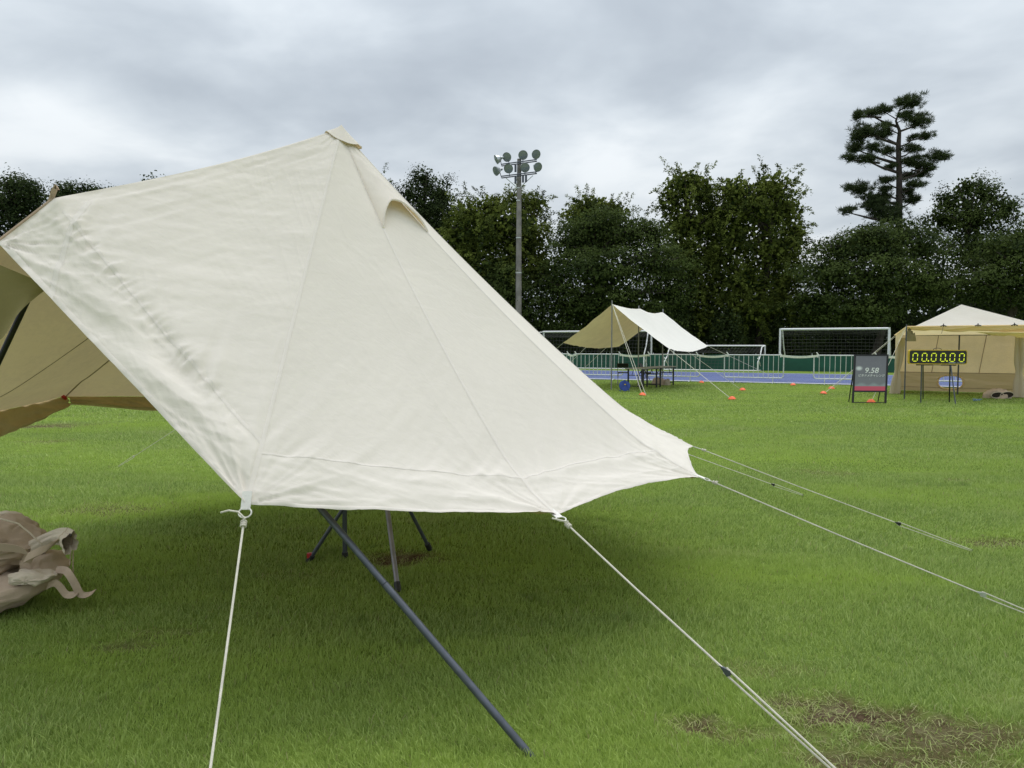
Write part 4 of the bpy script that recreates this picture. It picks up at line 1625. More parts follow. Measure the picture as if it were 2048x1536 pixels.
bproto = barrier_proto()
spans = [(1094, 'leftmost visible steel crowd barrier, partly behind the bell tent', None), (1195, 'steel crowd barrier under the left half of the ridge tarp', None),
         (1345, 'steel crowd barrier behind the tables and tarp ropes', None), (1507, 'steel crowd barrier between the tarp and the white goal', None),
         (1692, 'steel crowd barrier behind the poster stand', None), (1900, 'steel crowd barrier seen through the tan tent window', None), (2075, 'steel crowd barrier at the right edge beyond the tan tent', None)]
BCEN = []
for k, (px, lab, _) in enumerate(spans):
    o = bproto if k == 0 else copy_tree(bproto)
    c = bar_pt(px)
    BCEN.append(c)
    o.location = (c[0], c[1], 0.012); o.rotation_euler = (0, 0, BANG + 0.03 * math.sin(k * 2.3))
    o['label'] = lab
tl = ['white cloth band tied across the barrier gap beside the bell tent', 'white cloth band tied across the barrier gap under the tarp',
      'white cloth band tied across the barrier gap right of the tarp', 'white cloth band tied across the barrier gap before the goal left post',
      'white cloth band tied from the barrier towards the tan tent', 'white cloth band beyond the tan tent at the right edge']
for k in range(6):
    a = BCEN[k] + BD * (BAR_L / 2 - 0.12); b_ = BCEN[k + 1] - BD * (BAR_L / 2 - 0.12)
    if k in (4,):
        b_ = a + BD * 1.5
    o = thing('barrier_band', tl[k], 'band', ((a[0] + b_[0]) / 2, (a[1] + b_[1]) / 2, 0), 'white bands between the barriers')
    n = 14; pts = []
    for q in range(n + 1):
        s = q / n
        pts.append(np.array([a[0] + (b_[0] - a[0]) * s, a[1] + (b_[1] - a[1]) * s - 0.03, 1.09 - 0.05 * math.sin(math.pi * s) * (1 + 0.3 * math.sin(k))]))
    mb = MB(); mb.ribbon(pts, (0, -0.25, 1), 0.085, 0.006); mb.build('cloth', M['tape'], o)
    mb = MB()
    for p in (pts[0], pts[-1]):
        mb.tube([p + np.array([0, 0, -0.06]), p + np.array([0.01, 0, 0.05]), p + np.array([-0.05, 0, 0.13])], 0.022, 6)
    mb.build('tie', M['tape'], o, True)


# ================================================================== football goals
def net_mesh(quads, step, r=0.007):
    mb = MB()
    for (a, b_, c, d) in quads:
        a, b_, c, d = map(lambda q: np.asarray(q, float), (a, b_, c, d))
        nu_ = max(2, int(np.linalg.norm(b_ - a) / step)); nv_ = max(2, int(np.linalg.norm(d - a) / step))
        def pt(s, t):
            p = (a * (1 - s) + b_ * s) * (1 - t) + (d * (1 - s) + c * s) * t
            return p
        nrm = np.cross(b_ - a, d - a); nrm /= np.linalg.norm(nrm)
        def sagp(s, t):
            return pt(s, t) + nrm * 0.10 * math.sin(math.pi * s) * math.sin(math.pi * t)
        for i in range(nu_ + 1):
            mb.tube([sagp(i / nu_, t / 4) for t in range(5)], r, 3)
        for j in range(nv_ + 1):
            mb.tube([sagp(s / 6, j / nv_) for s in range(7)], r, 3)
    return mb


def goal(label, A, B, back, H=2.44, post=0.06, rear_h=2.0, depth=1.7, tipped=False, low=False):
    """A, B ground points of the posts; back = unit direction of the rear of the goal"""
    A = np.array([A[0], A[1], 0.0]); B = np.array([B[0], B[1], 0.0]); bk = np.array([back[0], back[1], 0.0])
    up = np.array([0, 0, 1.0])
    o = thing('football_goal', label, 'goal', (A + B) / 2, 'football goals beyond the track')
    mb = MB(); mb.tube([A + up * (H - post), B + up * (H - post)], post, 12); mb.build('crossbar', M['white_paint'], o, True)
    for P_ in (A, B):
        mb = MB(); mb.tube([P_ + up * 0.0, P_ + up * (H - 0.002)], post, 12); mb.build('post', M['white_paint'], o, True)
        mb = MB()
        mb.tube([P_ + up * (H - post), P_ + bk * depth * 0.45 + up * (H - 0.12), P_ + bk * depth * 0.72 + up * rear_h * 0.72, P_ + bk * depth + up * rear_h * 0.45, P_ + bk * depth + up * 0.03], 0.035, 8)
        mb.build('stanchion', M['white_paint'], o, True)
        mb = MB(); mb.tube([P_ + up * 0.045, P_ + bk * depth + up * 0.045], 0.035, 8); mb.build('ground_bar', M['white_paint'], o, True)
        mb = MB(); mb.tube([P_ + bk * depth + up * 0.75, P_ + bk * depth * 0.35 + up * 0.045], 0.028, 8); mb.build('brace', M['white_paint'], o, True)
    mb = MB(); mb.tube([A + bk * depth + up * 0.045, B + bk * depth + up * 0.045], 0.035, 8); mb.build('ground_bar', M['white_paint'], o, True)
    k1 = bk * depth * 0.7 + up * (H - 0.45); k2 = bk * depth + up * 0.06
    mb = net_mesh([(A + up * (H - 0.1), B + up * (H - 0.1), B + k1, A + k1), (A + k1, B + k1, B + k2, A + k2),
                   (A + up * (H - 0.1), A + k1, A + k2, A + up * 0.05), (B + up * (H - 0.1), B + k1, B + k2, B + up * 0.05)], 0.20)
    n_ = mb.build('net', M['net'], o); n_['kind'] = 'stuff'
    return o


gA, gB = at(1559, 743.6, 41.9), at(1776, 746, 39.6)
gd = gB[:2] - gA[:2]; gd /= np.linalg.norm(gd); gn = np.array([-gd[1], gd[0]])
goal('large white football goal right of the tarp, behind the poster stand', gA, gB, gn * 0.9 + gd * 0.1, 2.46)
g1B = at(1302, 735, 45.4)
g1A = g1B[:2] - np.array([0.9, -0.436]) * 7.32
goal('white football goal half hidden behind the left of the tarp', g1A, g1B, (-0.43, -0.9), 2.44)
g2A, g2B = at(1347, 740, 44.2), at(1529, 742, 42.4)
goal('low white football goal between the tarp and the large goal', g2A, g2B, (-0.55, -0.83), 1.5, 0.045, 1.15, 1.5)

# green windbreak fence
wb = thing('windbreak_fence', 'low green mesh windbreak fence running behind the goals', 'fence', track_pt(6, 13.6, 0))
n = 90; V = []; Fs = []
for i in range(n + 1):
    s = -40 + 90 * i / n
    wob = 0.05 * vn1(s * 0.9, 3)
    x, y, _ = track_pt(s, 13.6 + wob, 0)
    ph = (s / 3.0) % 1.0
    V += [(x, y, 0.03), (x, y, 0.95 - 0.05 * math.sin(math.pi * ph))]
for i in range(n):
    Fs.append((2 * i, 2 * i + 2, 2 * i + 3, 2 * i + 1))
MB().add(V, Fs).build('mesh_sheet', M['green_net'], wb)
pm = None
for i in range(31):
    x, y, _ = track_pt(-40 + 3 * i, 13.68, 0)
    if pm is None:
        mb = MB(); mb.tube([(0, 0, 0), (0, 0, 1.02)], 0.02, 6); ob = mb.build('post', M['galv'], None, True); pm = ob.data
    else:
        ob = link('post', pm)
    ob.location = (x, y, 0)
    put(ob, wb)

# ================================================================== poster stand
PC = gr(1738, 807)
YAW = math.radians(-6)
ps = thing('poster_stand', 'black framed A-board with grey poster reading 9.58 on the lawn', 'sign', PC)
Rz = Matrix.Rotation(YAW, 3, 'Z')
tilt = Matrix.Rotation(math.radians(-5), 3, 'X')
Rp = Rz @ tilt
PW, PH = 0.80, 1.25


def pl_(x, y, z):
    v = Rp @ Vector((x + 0.05 * z, y, z))
    return np.array([PC[0] + v.x, PC[1] + v.y, v.z + 0.012])


for s in (-1, 1):
    mb = MB(); mb.add([pl_(s * PW / 2 + dx, dy, z) for z in (0, PH) for dx, dy in ((-.022, -.02), (.022, -.02), (.022, .02), (-.022, .02))],
                      [(0, 3, 2, 1), (4, 5, 6, 7), (0, 1, 5, 4), (1, 2, 6, 5), (2, 3, 7, 6), (3, 0, 4, 7)])
    mb.build('upright', M['black_metal'], ps)
for z, h in ((PH - 0.02, 0.04), (0.30, 0.04), (0.012, 0.02)):
    mb = MB(); mb.add([pl_(sx * (PW / 2 - 0.023), dy, z + dz) for dz in (-h / 2, h / 2) for sx, dy in ((-1, -.018), (1, -.018), (1, .018), (-1, .018))],
                      [(0, 3, 2, 1), (4, 5, 6, 7), (0, 1, 5, 4), (1, 2, 6, 5), (2, 3, 7, 6), (3, 0, 4, 7)])
    mb.build('rail', M['black_metal'], ps)
for s in (-1, 1):
    mb = MB(); a = pl_(s * (PW / 2 - 0.03), 0.03, PH - 0.06); b_ = np.array([a[0] + 0.06, a[1] + 0.45, 0.0]); mb.tube([a, b_], 0.014, 6)
    mb.build('rear_leg', M['black_metal'], ps, True)
# poster sheet with printed picture
m, nt, out = new_mat('printed_poster')
uvn = mnode(nt, 'ShaderNodeUVMap')
sx = mnode(nt, 'ShaderNodeSeparateXYZ', {0: uvn.outputs[0]})
ux, uy = sx.outputs[0], sx.outputs[1]
base = mixc(nt, ramp2(nt, uy, 0.1, 0.95), (0.22, 0.225, 0.255), (0.19, 0.185, 0.225))
nz = noise(nt, 7.0, 5, 0.6, uvn.outputs[0])
base = mixc(nt, mnode(nt, 'ShaderNodeMath', {0: ramp2(nt, nz, 0.5, 0.8), 1: 0.25}, operation='MULTIPLY').outputs[0], base, (0.30, 0.31, 0.33))
# pale floodlight glow printed at the left
vd = mnode(nt, 'ShaderNodeVectorMath', {0: uvn.outputs[0], 1: (0.12, 0.64, 0.0)}, operation='SUBTRACT')
vd2 = mnode(nt, 'ShaderNodeVectorMath', {0: vd.outputs[0], 1: (1.0, 1.7, 1.0)}, operation='MULTIPLY')
ln_ = mnode(nt, 'ShaderNodeVectorMath', {0: vd2.outputs[0]}, operation='LENGTH')
base = mixc(nt, ramp2(nt, ln_.outputs['Value'], 0.15, 0.03), base, (0.72, 0.74, 0.77))
# pale wave above the pink stripe
wv = mnode(nt, 'ShaderNodeTexWave', {'Vector': uvn.outputs[0], 'Scale': 0.8, 'Distortion': 2.0})
yy = mnode(nt, 'ShaderNodeMath', {0: wv.outputs['Fac'], 1: -0.06, 2: uy}, operation='MULTIPLY_ADD').outputs[0]
fa = mnode(nt, 'ShaderNodeMath', {0: ramp2(nt, yy, 0.20, 0.11), 1: 0.55}, operation='MULTIPLY').outputs[0]
base = mixc(nt, fa, base, (0.38, 0.45, 0.48))
st = mnode(nt, 'ShaderNodeMath', {0: uy, 1: 0.125}, operation='LESS_THAN').outputs[0]
base = mixc(nt, st, base, (0.68, 0.10, 0.17))
vor = mnode(nt, 'ShaderNodeTexVoronoi', {'Vector': uvn.outputs[0], 'Scale': 9.0})
dots = mnode(nt, 'ShaderNodeMath', {0: vor.outputs['Distance'], 1: 0.12}, operation='LESS_THAN').outputs[0]
band = mnode(nt, 'ShaderNodeMath', {0: ramp2(nt, uy, 0.42, 0.36), 1: ramp2(nt, uy, 0.2, 0.24)}, operation='MULTIPLY').outputs[0]
df = mnode(nt, 'ShaderNodeMath', {0: dots, 1: band}, operation='MULTIPLY').outputs[0]
df = mnode(nt, 'ShaderNodeMath', {0: df, 1: 0.5}, operation='MULTIPLY').outputs[0]
base = mixc(nt, df, base, (0.6, 0.6, 0.62))
b = mnode(nt, 'ShaderNodeBsdfPrincipled', {'Base Color': base, 'Roughness': 0.3})
nt.links.new(b.outputs[0], out.inputs[0])
M['poster'] = m
zb, zt = 0.32, PH - 0.04
mb = MB(); mb.add([pl_(-PW / 2 + 0.022, -0.012, zb), pl_(PW / 2 - 0.022, -0.012, zb), pl_(PW / 2 - 0.022, -0.012, zt), pl_(-PW / 2 + 0.022, -0.012, zt),
                   pl_(-PW / 2 + 0.022, 0.004, zb), pl_(PW / 2 - 0.022, 0.004, zb), pl_(PW / 2 - 0.022, 0.004, zt), pl_(-PW / 2 + 0.022, 0.004, zt)],
                  [(0, 1, 2, 3), (7, 6, 5, 4)])
po = mb.build('poster', M['poster'], ps)
uvl = po.data.uv_layers.new(name='UVMap')
for k, uv in enumerate([(0, 0), (1, 0), (1, 1), (0, 1), (0, 1), (1, 1), (1, 0), (0, 0)]):
    uvl.data[k].uv = uv
M['print_white'] = plain('white_print', (0.82, 0.82, 0.82), 0.5, var=0.03)


def text_mesh(body, size, mat, parent, Mx, name, bold=0.0, shear=0.0, width=None):
    cu = bpy.data.curves.new(name, 'FONT')
    cu.body = body; cu.size = size; cu.align_x = 'CENTER'; cu.align_y = 'CENTER'
    cu.offset = bold; cu.shear = shear; cu.extrude = 0.0005
    tmp = bpy.data.objects.new('text_source', cu)
    COL.objects.link(tmp)
    bpy.context.view_layer.update()
    dg = bpy.context.evaluated_depsgraph_get()
    me = bpy.data.meshes.new_from_object(tmp.evaluated_get(dg))
    bpy.data.objects.remove(tmp); bpy.data.curves.remove(cu)
    me.name = name
    if width and len(me.vertices):
        xs = [v.co.x for v in me.vertices]; k = width / (max(xs) - min(xs))
        for v in me.vertices:
            v.co.x *= k
    me.transform(Mx)
    me.materials.clear(); me.materials.append(mat)
    return link(name, me, parent)


def frame_mx(origin, xdir, zdir):
    x = Vector(xdir).normalized(); y = Vector(zdir).normalized()
    y = (y - x * y.dot(x)).normalized(); z = x.cross(y)
    return Matrix(((x.x, y.x, z.x, origin[0]), (x.y, y.y, z.y, origin[1]), (x.z, y.z, z.z, origin[2]), (0, 0, 0, 1)))


xd = pl_(1, 0, 0) - pl_(0, 0, 0); zd_ = pl_(0, 0, 1) - pl_(0, 0, 0)
text_mesh('9.58', 0.19, M['print_white'], ps, frame_mx(pl_(0.015, -0.017, zb + (zt - zb) * 0.575), xd, zd_), 'lettering', 0.0025, 0.22, 0.34)
text_mesh('ピタドメチャレンジ', 0.075, M['print_white'], ps, frame_mx(pl_(0.02, -0.017, zb + (zt - zb) * 0.43), xd, zd_), 'lettering', 0.0008, 0.1, 0.64)

# ================================================================== timing clock on its stand
CA = at(1817.5, 728, 18.75); CB = at(1934, 729, 18.6)
cw = np.linalg.norm(CB[:2] - CA[:2]); cx_d = (CB - CA) / np.linalg.norm(CB - CA)
ch = 0.37
clock = thing('timing_clock', 'black timing clock with yellow digits 00.00.00 on a thin stand', 'clock', gr(1875, 806))
cn = np.array([cx_d[1], -cx_d[0], 0.0]); cn /= np.linalg.norm(cn)   # towards the camera
if cn[1] > 0:
    cn = -cn
czv = np.array([0, 0, 1.0])


def cp(u, v, w=0.0):
    return CA + cx_d * u + czv * v + cn * w


def rrect(u0, u1, v0, v1, r, w0, w1, n=6):
    pts = []
    for (cu_, cv_, a0) in ((u1 - r, v0 + r, -90), (u1 - r, v1 - r, 0), (u0 + r, v1 - r, 90), (u0 + r, v0 + r, 180)):
        for k in range(n):
            a = math.radians(a0 + 90 * k / (n - 1)); pts.append((cu_ + r * math.cos(a), cv_ + r * math.sin(a)))
    m_ = len(pts)
    V = [cp(u, v, w0) for u, v in pts] + [cp(u, v, w1) for u, v in pts]
    Fq = [tuple(reversed(range(m_))), tuple(range(m_, 2 * m_))]
    for k in range(m_):
        l = (k + 1) % m_
        Fq.append((k, l, m_ + l, m_ + k))
    return V, Fq


MB().add(*rrect(0, cw, 0, ch, 0.05, -0.09, 0.0)).build('case', M['yellow'], clock)
MB().add(*rrect(0.018, cw - 0.018, 0.022, ch - 0.02, 0.045, 0.002, 0.008)).build('face', M['black'], clock)
DH, DW = 0.205, 0.112
d0 = 0.165


def seg(u0, v0, u1, v1, t=0.021):
    a = np.array([u0, v0]); b_ = np.array([u1, v1]); d = (b_ - a) / np.linalg.norm(b_ - a); n_ = np.array([-d[1], d[0]])
    q = [a + n_ * 0, a + d * t * .5 + n_ * t * .5, b_ - d * t * .5 + n_ * t * .5, b_, b_ - d * t * .5 - n_ * t * .5, a + d * t * .5 - n_ * t * .5]
    return [cp(p[0], p[1], 0.011) for p in q], [(5, 4, 3, 2, 1, 0)]


pos = [0.155 + 0.246 * k for k in range(6)]
pos = [p * cw / 1.54 for p in pos]
for k, u in enumerate(pos):
    mb = MB()
    v0 = 0.075; hm = v0 + DH / 2; g_ = 0.012
    sh = 0.012
    for (a, b_, c_, d_) in ((u - DW / 2 + g_, v0, u + DW / 2 - g_, v0), (u - DW / 2 + g_ + sh, v0 + DH, u + DW / 2 - g_ + sh, v0 + DH),
                            (u - DW / 2, v0 + g_, u - DW / 2 + sh / 2, hm - g_), (u - DW / 2 + sh / 2, hm + g_, u - DW / 2 + sh, v0 + DH - g_),
                            (u + DW / 2, v0 + g_, u + DW / 2 + sh / 2, hm - g_), (u + DW / 2 + sh / 2, hm + g_, u + DW / 2 + sh, v0 + DH - g_)):
        mb.add(*seg(a, b_, c_, d_))
    mb.build('digit', M['digit'], clock)
for k in (1, 3):
    u = (pos[k] + pos[k + 1]) / 2 - 0.01
    pts = [cp(u + 0.02 * math.cos(a), 0.085 + 0.02 * math.sin(a), 0.011) for a in np.linspace(0, 2 * math.pi, 12, endpoint=False)]
    MB().add(pts, [tuple(range(12))]).build('decimal_point', M['digit'], clock)
M['small_print'] = plain('pale_small_print', (0.35, 0.42, 0.5), 0.5, var=0.5, scale=60)
MB().add([cp(cw * 0.68, 0.032, 0.011), cp(cw * 0.80, 0.032, 0.011), cp(cw * 0.80, 0.05, 0.011), cp(cw * 0.68, 0.05, 0.011)], [(0, 1, 2, 3)]).build('small_print', M['small_print'], clock)
MB().add([cp(cw * 0.82, 0.034, 0.011), cp(cw * 0.96, 0.034, 0.011), cp(cw * 0.96, 0.045, 0.011), cp(cw * 0.82, 0.045, 0.011)], [(0, 1, 2, 3)]).build('small_print', M['small_print'], clock)
hp = [cp(cw * 0.5 + 0.10 * math.cos(a) * -1, ch + 0.045 * math.sin(a), -0.045) for a in np.linspace(0, math.pi, 9)]
mb = MB(); mb.tube(hp, 0.008, 6); mb.build('handle', M['black'], clock, True)
mb = MB(); mb.tube([cp(cw * 0.14, -0.02, -0.04), cp(cw * 0.83, -0.02, -0.04)], 0.016, 6); mb.build('stand_rail', M['black_metal'], clock, True)
mb = MB(); mb.tube([cp(cw * 0.42, -0.018, -0.035), cp(cw * 0.56, -0.018, -0.035)], 0.02, 6); mb.build('rail_clamp', M['strap'], clock, True)
for (u, px, py, mt) in ((0.235, 1841.5, 805.6, 'pole'), (0.26, 1846, 798, 'pole'), (0.725, 1898.5, 804.5, 'black_metal'), (0.735, 1911, 808, 'pole')):
    mb = MB(); mb.tube([cp(cw * u, -0.02, -0.04), gr(px, py)], 0.016, 7); mb.build('stand_leg', M[mt], clock, True)

# ================================================================== tan square tent at the right
tt2 = thing('square_tent', 'tan square tent with white pyramid roof and open front at the right edge', 'tent', (13.6, 22.2, 0))
L0, R0 = at(1788, 787, 22.3), at(2048, 795, 20.6)
L0[2] = 0; R0[2] = 0
fd = (R0 - L0) / np.linalg.norm(R0 - L0); bn = np.array([-fd[1], fd[0], 0])
DEP = 1.75
BL2 = L0 + bn * DEP; BR2 = R0 + bn * DEP
PK = at(1923, 609, 21.9)
EV = 1.80
z_ = np.array([0, 0, 1.0])


def quad_cloth(a, b_, c, d, name, mat, ref, nu_=24, nv_=18, amp=0.012, sag=0.0, seed=1, hole=None, parent=tt2):
    a, b_, c, d = map(lambda q: np.asarray(q, float), (a, b_, c, d))
    V = np.zeros((nu_, nv_, 3))
    nrm = np.cross(b_ - a, d - a); nrm = nrm / (np.linalg.norm(nrm) + 1e-9)
    for i in range(nu_):
        s = i / (nu_ - 1)
        for j in range(nv_):
            t = j / (nv_ - 1)
            p = (a * (1 - s) + b_ * s) * (1 - t) + (d * (1 - s) + c * s) * t
            e_ = min(s, 1 - s, t, 1 - t)
            V[i, j] = p + nrm * amp * fbm2(s * 5 + t * 2, t * 5, seed, 3) * min(1, e_ * 8) + np.array([0, 0, -sag * math.sin(math.pi * s) * math.sin(math.pi * t)])
    if hole is None:
        return link_panel(V, name, mat, parent, ref)
    fs = grid_faces(nu_, nv_)
    nv2 = nv_
    keep = []
    for f in fs:
        i = f[0] // nv2 + 0.5; j = f[0] % nv2 + 0.5
        if not hole(i / (nu_ - 1), j / (nv_ - 1)):
            keep.append(f)
    return fast_mesh(name, V.reshape(-1, 3), np.array(keep), mat, parent, smooth=True)


ctr = (L0 + R0 + BL2 + BR2) / 4 + z_ * 1.2
el = EV * z_
R3 = R0 + fd * 0.75 + z_ * 0.12; B3 = BR2 + fd * 0.4 + z_ * 0.05
for a, b_ in ((L0, R3), (R3, B3), (B3, BL2), (BL2, L0)):
    quad_cloth(a + el, b_ + el, PK, PK, 'roof_panel', M['canvas_far'], ctr, amp=0.008, sag=0.03, seed=int(abs(a[0]) * 7))
# back wall with oval window, upper wall paler, lower wall as its own band
SP = 0.62


def oval(s, t):
    x = (s - 0.45) / 0.105; y = (t - 0.50) / 0.36
    return (abs(x) ** 2.6 + abs(y) ** 2.6) < 1


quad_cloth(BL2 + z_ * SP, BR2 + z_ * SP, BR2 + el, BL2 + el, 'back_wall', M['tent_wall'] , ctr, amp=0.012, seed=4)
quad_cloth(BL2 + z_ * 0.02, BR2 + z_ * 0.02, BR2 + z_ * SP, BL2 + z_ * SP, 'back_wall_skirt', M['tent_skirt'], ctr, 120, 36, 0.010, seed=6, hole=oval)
# window rim
rim = []
for k in range(40):
    a = 2 * math.pi * k / 40
    cxs = 0.45 + 0.105 * math.copysign(abs(math.cos(a)) ** (2 / 2.6), math.cos(a)); cys = 0.50 + 0.36 * math.copysign(abs(math.sin(a)) ** (2 / 2.6), math.sin(a))
    rim.append(BL2 + (BR2 - BL2) * cxs + z_ * (0.02 + cys * (SP - 0.02)) - bn * 0.012)
mb = MB(); mb.tube(rim, 0.026, 6, closed=True); mb.build('window_rim', M['tent_wall'], tt2, True)
quad_cloth(R0 + z_ * 0.02, BR2 + z_ * 0.02, BR2 + el, R0 + el, 'side_wall', M['tent_wall'], ctr, amp=0.03, seed=9)
quad_cloth(L0 + z_ * 0.02, BL2 + z_ * 0.02, BL2 + el, L0 + el, 'side_wall', M['tent_wall'], ctr, amp=0.03, seed=12)
for s in (0.31, 0.70):
    mb = MB(); mb.ribbon([BL2 + (BR2 - BL2) * (s - 0.02) + z_ * SP - bn * 0.02, BL2 + (BR2 - BL2) * (s + 0.03) + z_ * (EV) - bn * 0.02], fd, 0.02, 0.004)
    mb.build('wall_seam', M['brown_trim'], tt2)
mb = MB(); mb.ribbon([BL2 + z_ * SP - bn * 0.015, BR2 + z_ * SP - bn * 0.015], z_, 0.02, 0.004); mb.build('wall_seam', M['brown_trim'], tt2)
mb = MB(); mb.ribbon([BL2 + z_ * 0.14 - bn * 0.015, BR2 + z_ * 0.14 - bn * 0.015], z_, 0.015, 0.004); mb.build('wall_seam', M['brown_trim'], tt2)


# gathered curtains at the front corners
def curtain(base, top, seed):
    na, nb = 26, 22
    V = np.zeros((na, nb, 3))
    for i in range(na):
        an = 2 * math.pi * i / (na - 1)
        for j in range(nb):
            t = j / (nb - 1)
            r = 0.10 + 0.05 * math.sin(an * 3 + seed) + 0.03 * vn1(an * 2 + t * 3, seed)
            r *= (1.15 - 0.75 * math.exp(-((t - 0.40) / 0.12) ** 2) * 0.5 - 0.45 * t)
            p = base + (top - base) * t
            V[i, j] = p + np.array([math.cos(an) * r, math.sin(an) * r * 0.8, 0.01])
    V[-1] = V[0]
    return link_panel(V, 'gathered_curtain', M['canvas_in_out'], tt2, base)


M['canvas_in_out'] = canvas_mat('sand_curtain', (0.56, 0.48, 0.36), (0.5, 0.4, 0.25), (0.05, 0.04, 0.02), 0.4)
curtain(L0 + np.array([0.0, 0, 0.0]), L0 + fd * 0.16 + el * 0.95, 3)
curtain(R0 - fd * 0.12, R0 - fd * 0.16 + el * 0.98, 5)
# awning: front panel held up on two poles, its roll hanging below
P1 = at(1813, 652, 20.1); P2 = P1 + fd * 3.35
P1t = P1.copy(); P2t = P2.copy(); P2t[2] = P1[2]
quad_cloth(L0 + el - fd * 0.05, R0 + el + fd * 0.1, P2t, P1t, 'awning', M['tent_wall'], ctr - z_ * 3, amp=0.012, sag=0.03, seed=15)
quad_cloth(P1t - z_ * 0.02, P2t - z_ * 0.02, P2t + bn * 0.25 - z_ * 0.20, P1t + bn * 0.25 - z_ * 0.10, 'valance', M['tent_wall'], ctr + z_, 70, 18, 0.05, 0.04, seed=19)
quad_cloth(P1t + bn * 0.05 + fd * 1.6 - z_ * 0.18, P2t + bn * 0.05 - z_ * 0.22, R0 + el * 1.0 - z_ * 0.02 + fd * 0.1, P1t + bn * 0.3 + fd * 2.1 - z_ * 0.28, 'rolled_door', M['tent_wall'], ctr + z_, 50, 16, 0.05, 0.05, seed=23)
quad_cloth(L0 + el + z_ * 0.03, P1t, P1t - z_ * 0.10 + bn * 0.1, L0 + el * 0.80, 'awning_side', M['tent_wall'], ctr, 14, 10, 0.02, seed=27)
for p in (P1t, P2t):
    mb = MB(); mb.tube([(p[0], p[1], 0), (p[0], p[1], p[2] + 0.05)], 0.018, 8); mb.build('pole', M['pole'], tt2, True)
mb = MB(); mb.tube([(PK[0], PK[1] + 0.05, 0), (PK[0], PK[1] + 0.05, PK[2] - 0.05)], 0.022, 8); mb.build('pole', M['pole'], tt2, True)
for px in (1887, 1956, 2029):
    p = on_seg(P1t, P2t, px)
    mb = MB(); mb.tube([p - fd * 0.07 - z_ * 0.02, p + z_ * 0.01, p + fd * 0.07 - z_ * 0.02], 0.014, 5); mb.tube([p + z_ * 0.05, p - z_ * 0.03], 0.012, 5)
    mb.build('toggle', M['black'], tt2)
p = on_seg(P1t, P2t, 1887)
mb = MB(); mb.tube([p, p - z_ * 0.22 + fd * -0.04], 0.007, 5); mb.build('hanging_cord', M['brown_trim'], tt2)
p = P1t + bn * 0.15 + fd * 0.1
mb = MB()
V = lump((p[0], p[1], p[2] - 0.42), 0.10, 0.10, 0.30, 4, 0.4); link_panel(V, 'tied_bundle', M['olive'], tt2, p)
far_rope([L0 + el, CONE[6]], 'pale rope from the tan tent corner to the front marker left of the poster', group='guy ropes of the tan tent')
far_rope([L0 + el * 0.98, CONE[5]], 'pale rope from the tan tent corner to the rear marker left of the poster', 0.006, 'guy ropes of the tan tent')
far_rope([P1t, CONE[7]], 'pale rope from the awning pole to the marker behind the poster stand', 0.006, 'guy ropes of the tan tent')

g = gr(1994, 796)
db = thing('duffel_bag', 'dark brown open duffel bag lying in the tan tent', 'bag', g)
link_panel(lump((g[0], g[1], 0), 0.32, 0.22, 0.24, 5, 0.25), 'bag_body', M['strap'], db, g)
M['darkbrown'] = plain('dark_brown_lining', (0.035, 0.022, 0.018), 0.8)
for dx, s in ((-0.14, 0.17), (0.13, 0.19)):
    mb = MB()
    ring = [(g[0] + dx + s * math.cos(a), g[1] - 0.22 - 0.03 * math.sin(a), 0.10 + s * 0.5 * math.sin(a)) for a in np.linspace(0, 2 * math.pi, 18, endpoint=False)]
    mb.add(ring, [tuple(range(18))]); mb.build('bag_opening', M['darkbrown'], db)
    mb = MB(); mb.tube(ring, 0.012, 5, closed=True); mb.build('bag_rim', M['bag3'], db, True)
g = gr(1952, 806)
M['bluetarp'] = plain('pale_blue_cord', (0.12, 0.22, 0.34), 0.6)
bc = thing('cord_tangle', 'small tangle of pale blue cord on the grass before the tan tent', 'cord', g)
mb = MB(); pts = []
for k in range(60):
    a = k * 0.55
    pts.append((g[0] + 0.16 * math.cos(a) * (0.4 + 0.6 * abs(vn1(k * 0.3, 4))) + 0.05 * vn1(k * .2, 9), g[1] + 0.09 * math.sin(a * 1.1), 0.05 + 0.035 * (1 + vn1(k * 0.4, 7))))
mb.tube(pts, 0.006, 4); mb.build('cord', M['bluetarp'], bc, True)

# ================================================================== floodlight mast
MY = 55.0
mbase = at(1037, 700, MY); mtop = at(1038.5, 318, MY)
mast = thing('floodlight_mast', 'tall grey concrete mast carrying eight round floodlights', 'mast', (mbase[0], MY, 0))
mb = MB(); mb.tube([(mbase[0], MY, 0), (mbase[0] + 0.01, MY, mtop[2] * 0.5), (mtop[0], MY, mtop[2])], [0.25, 0.21, 0.155], 18); mb.build('shaft', M['concrete'], mast, True)
for zf in (0.45, 0.62, 0.80, 0.86):
    mb = MB(); zc = mtop[2] * zf; mb.lathe([(0.262 - 0.11 * zf, -0.04), (0.275 - 0.11 * zf, -0.03), (0.275 - 0.11 * zf, 0.03), (0.262 - 0.11 * zf, 0.04)], 18, (mbase[0] + 0.01, MY, zc)); mb.build('band', M['galv'], mast, True)
for (y0, y1) in ((331, 321.5), (355, 346)):
    for dy in (-0.25, 0.1):
        mb = MB(); a = at(1003, y0 + dy * 10, MY - 0.25 + dy); b_ = at(1074, y1 + dy * 10, MY - 0.25 + dy)
        mb.tube([a, b_], 0.045, 6); mb.build('cross_arm', M['pole'], mast, True)
for a, b_ in (((1012, 356), (1035, 376)), ((1066, 351), (1041, 374))):
    mb = MB(); mb.tube([at(*a, MY - 0.2), at(*b_, MY - 0.1)], 0.03, 6); mb.build('brace', M['galv'], mast, True)
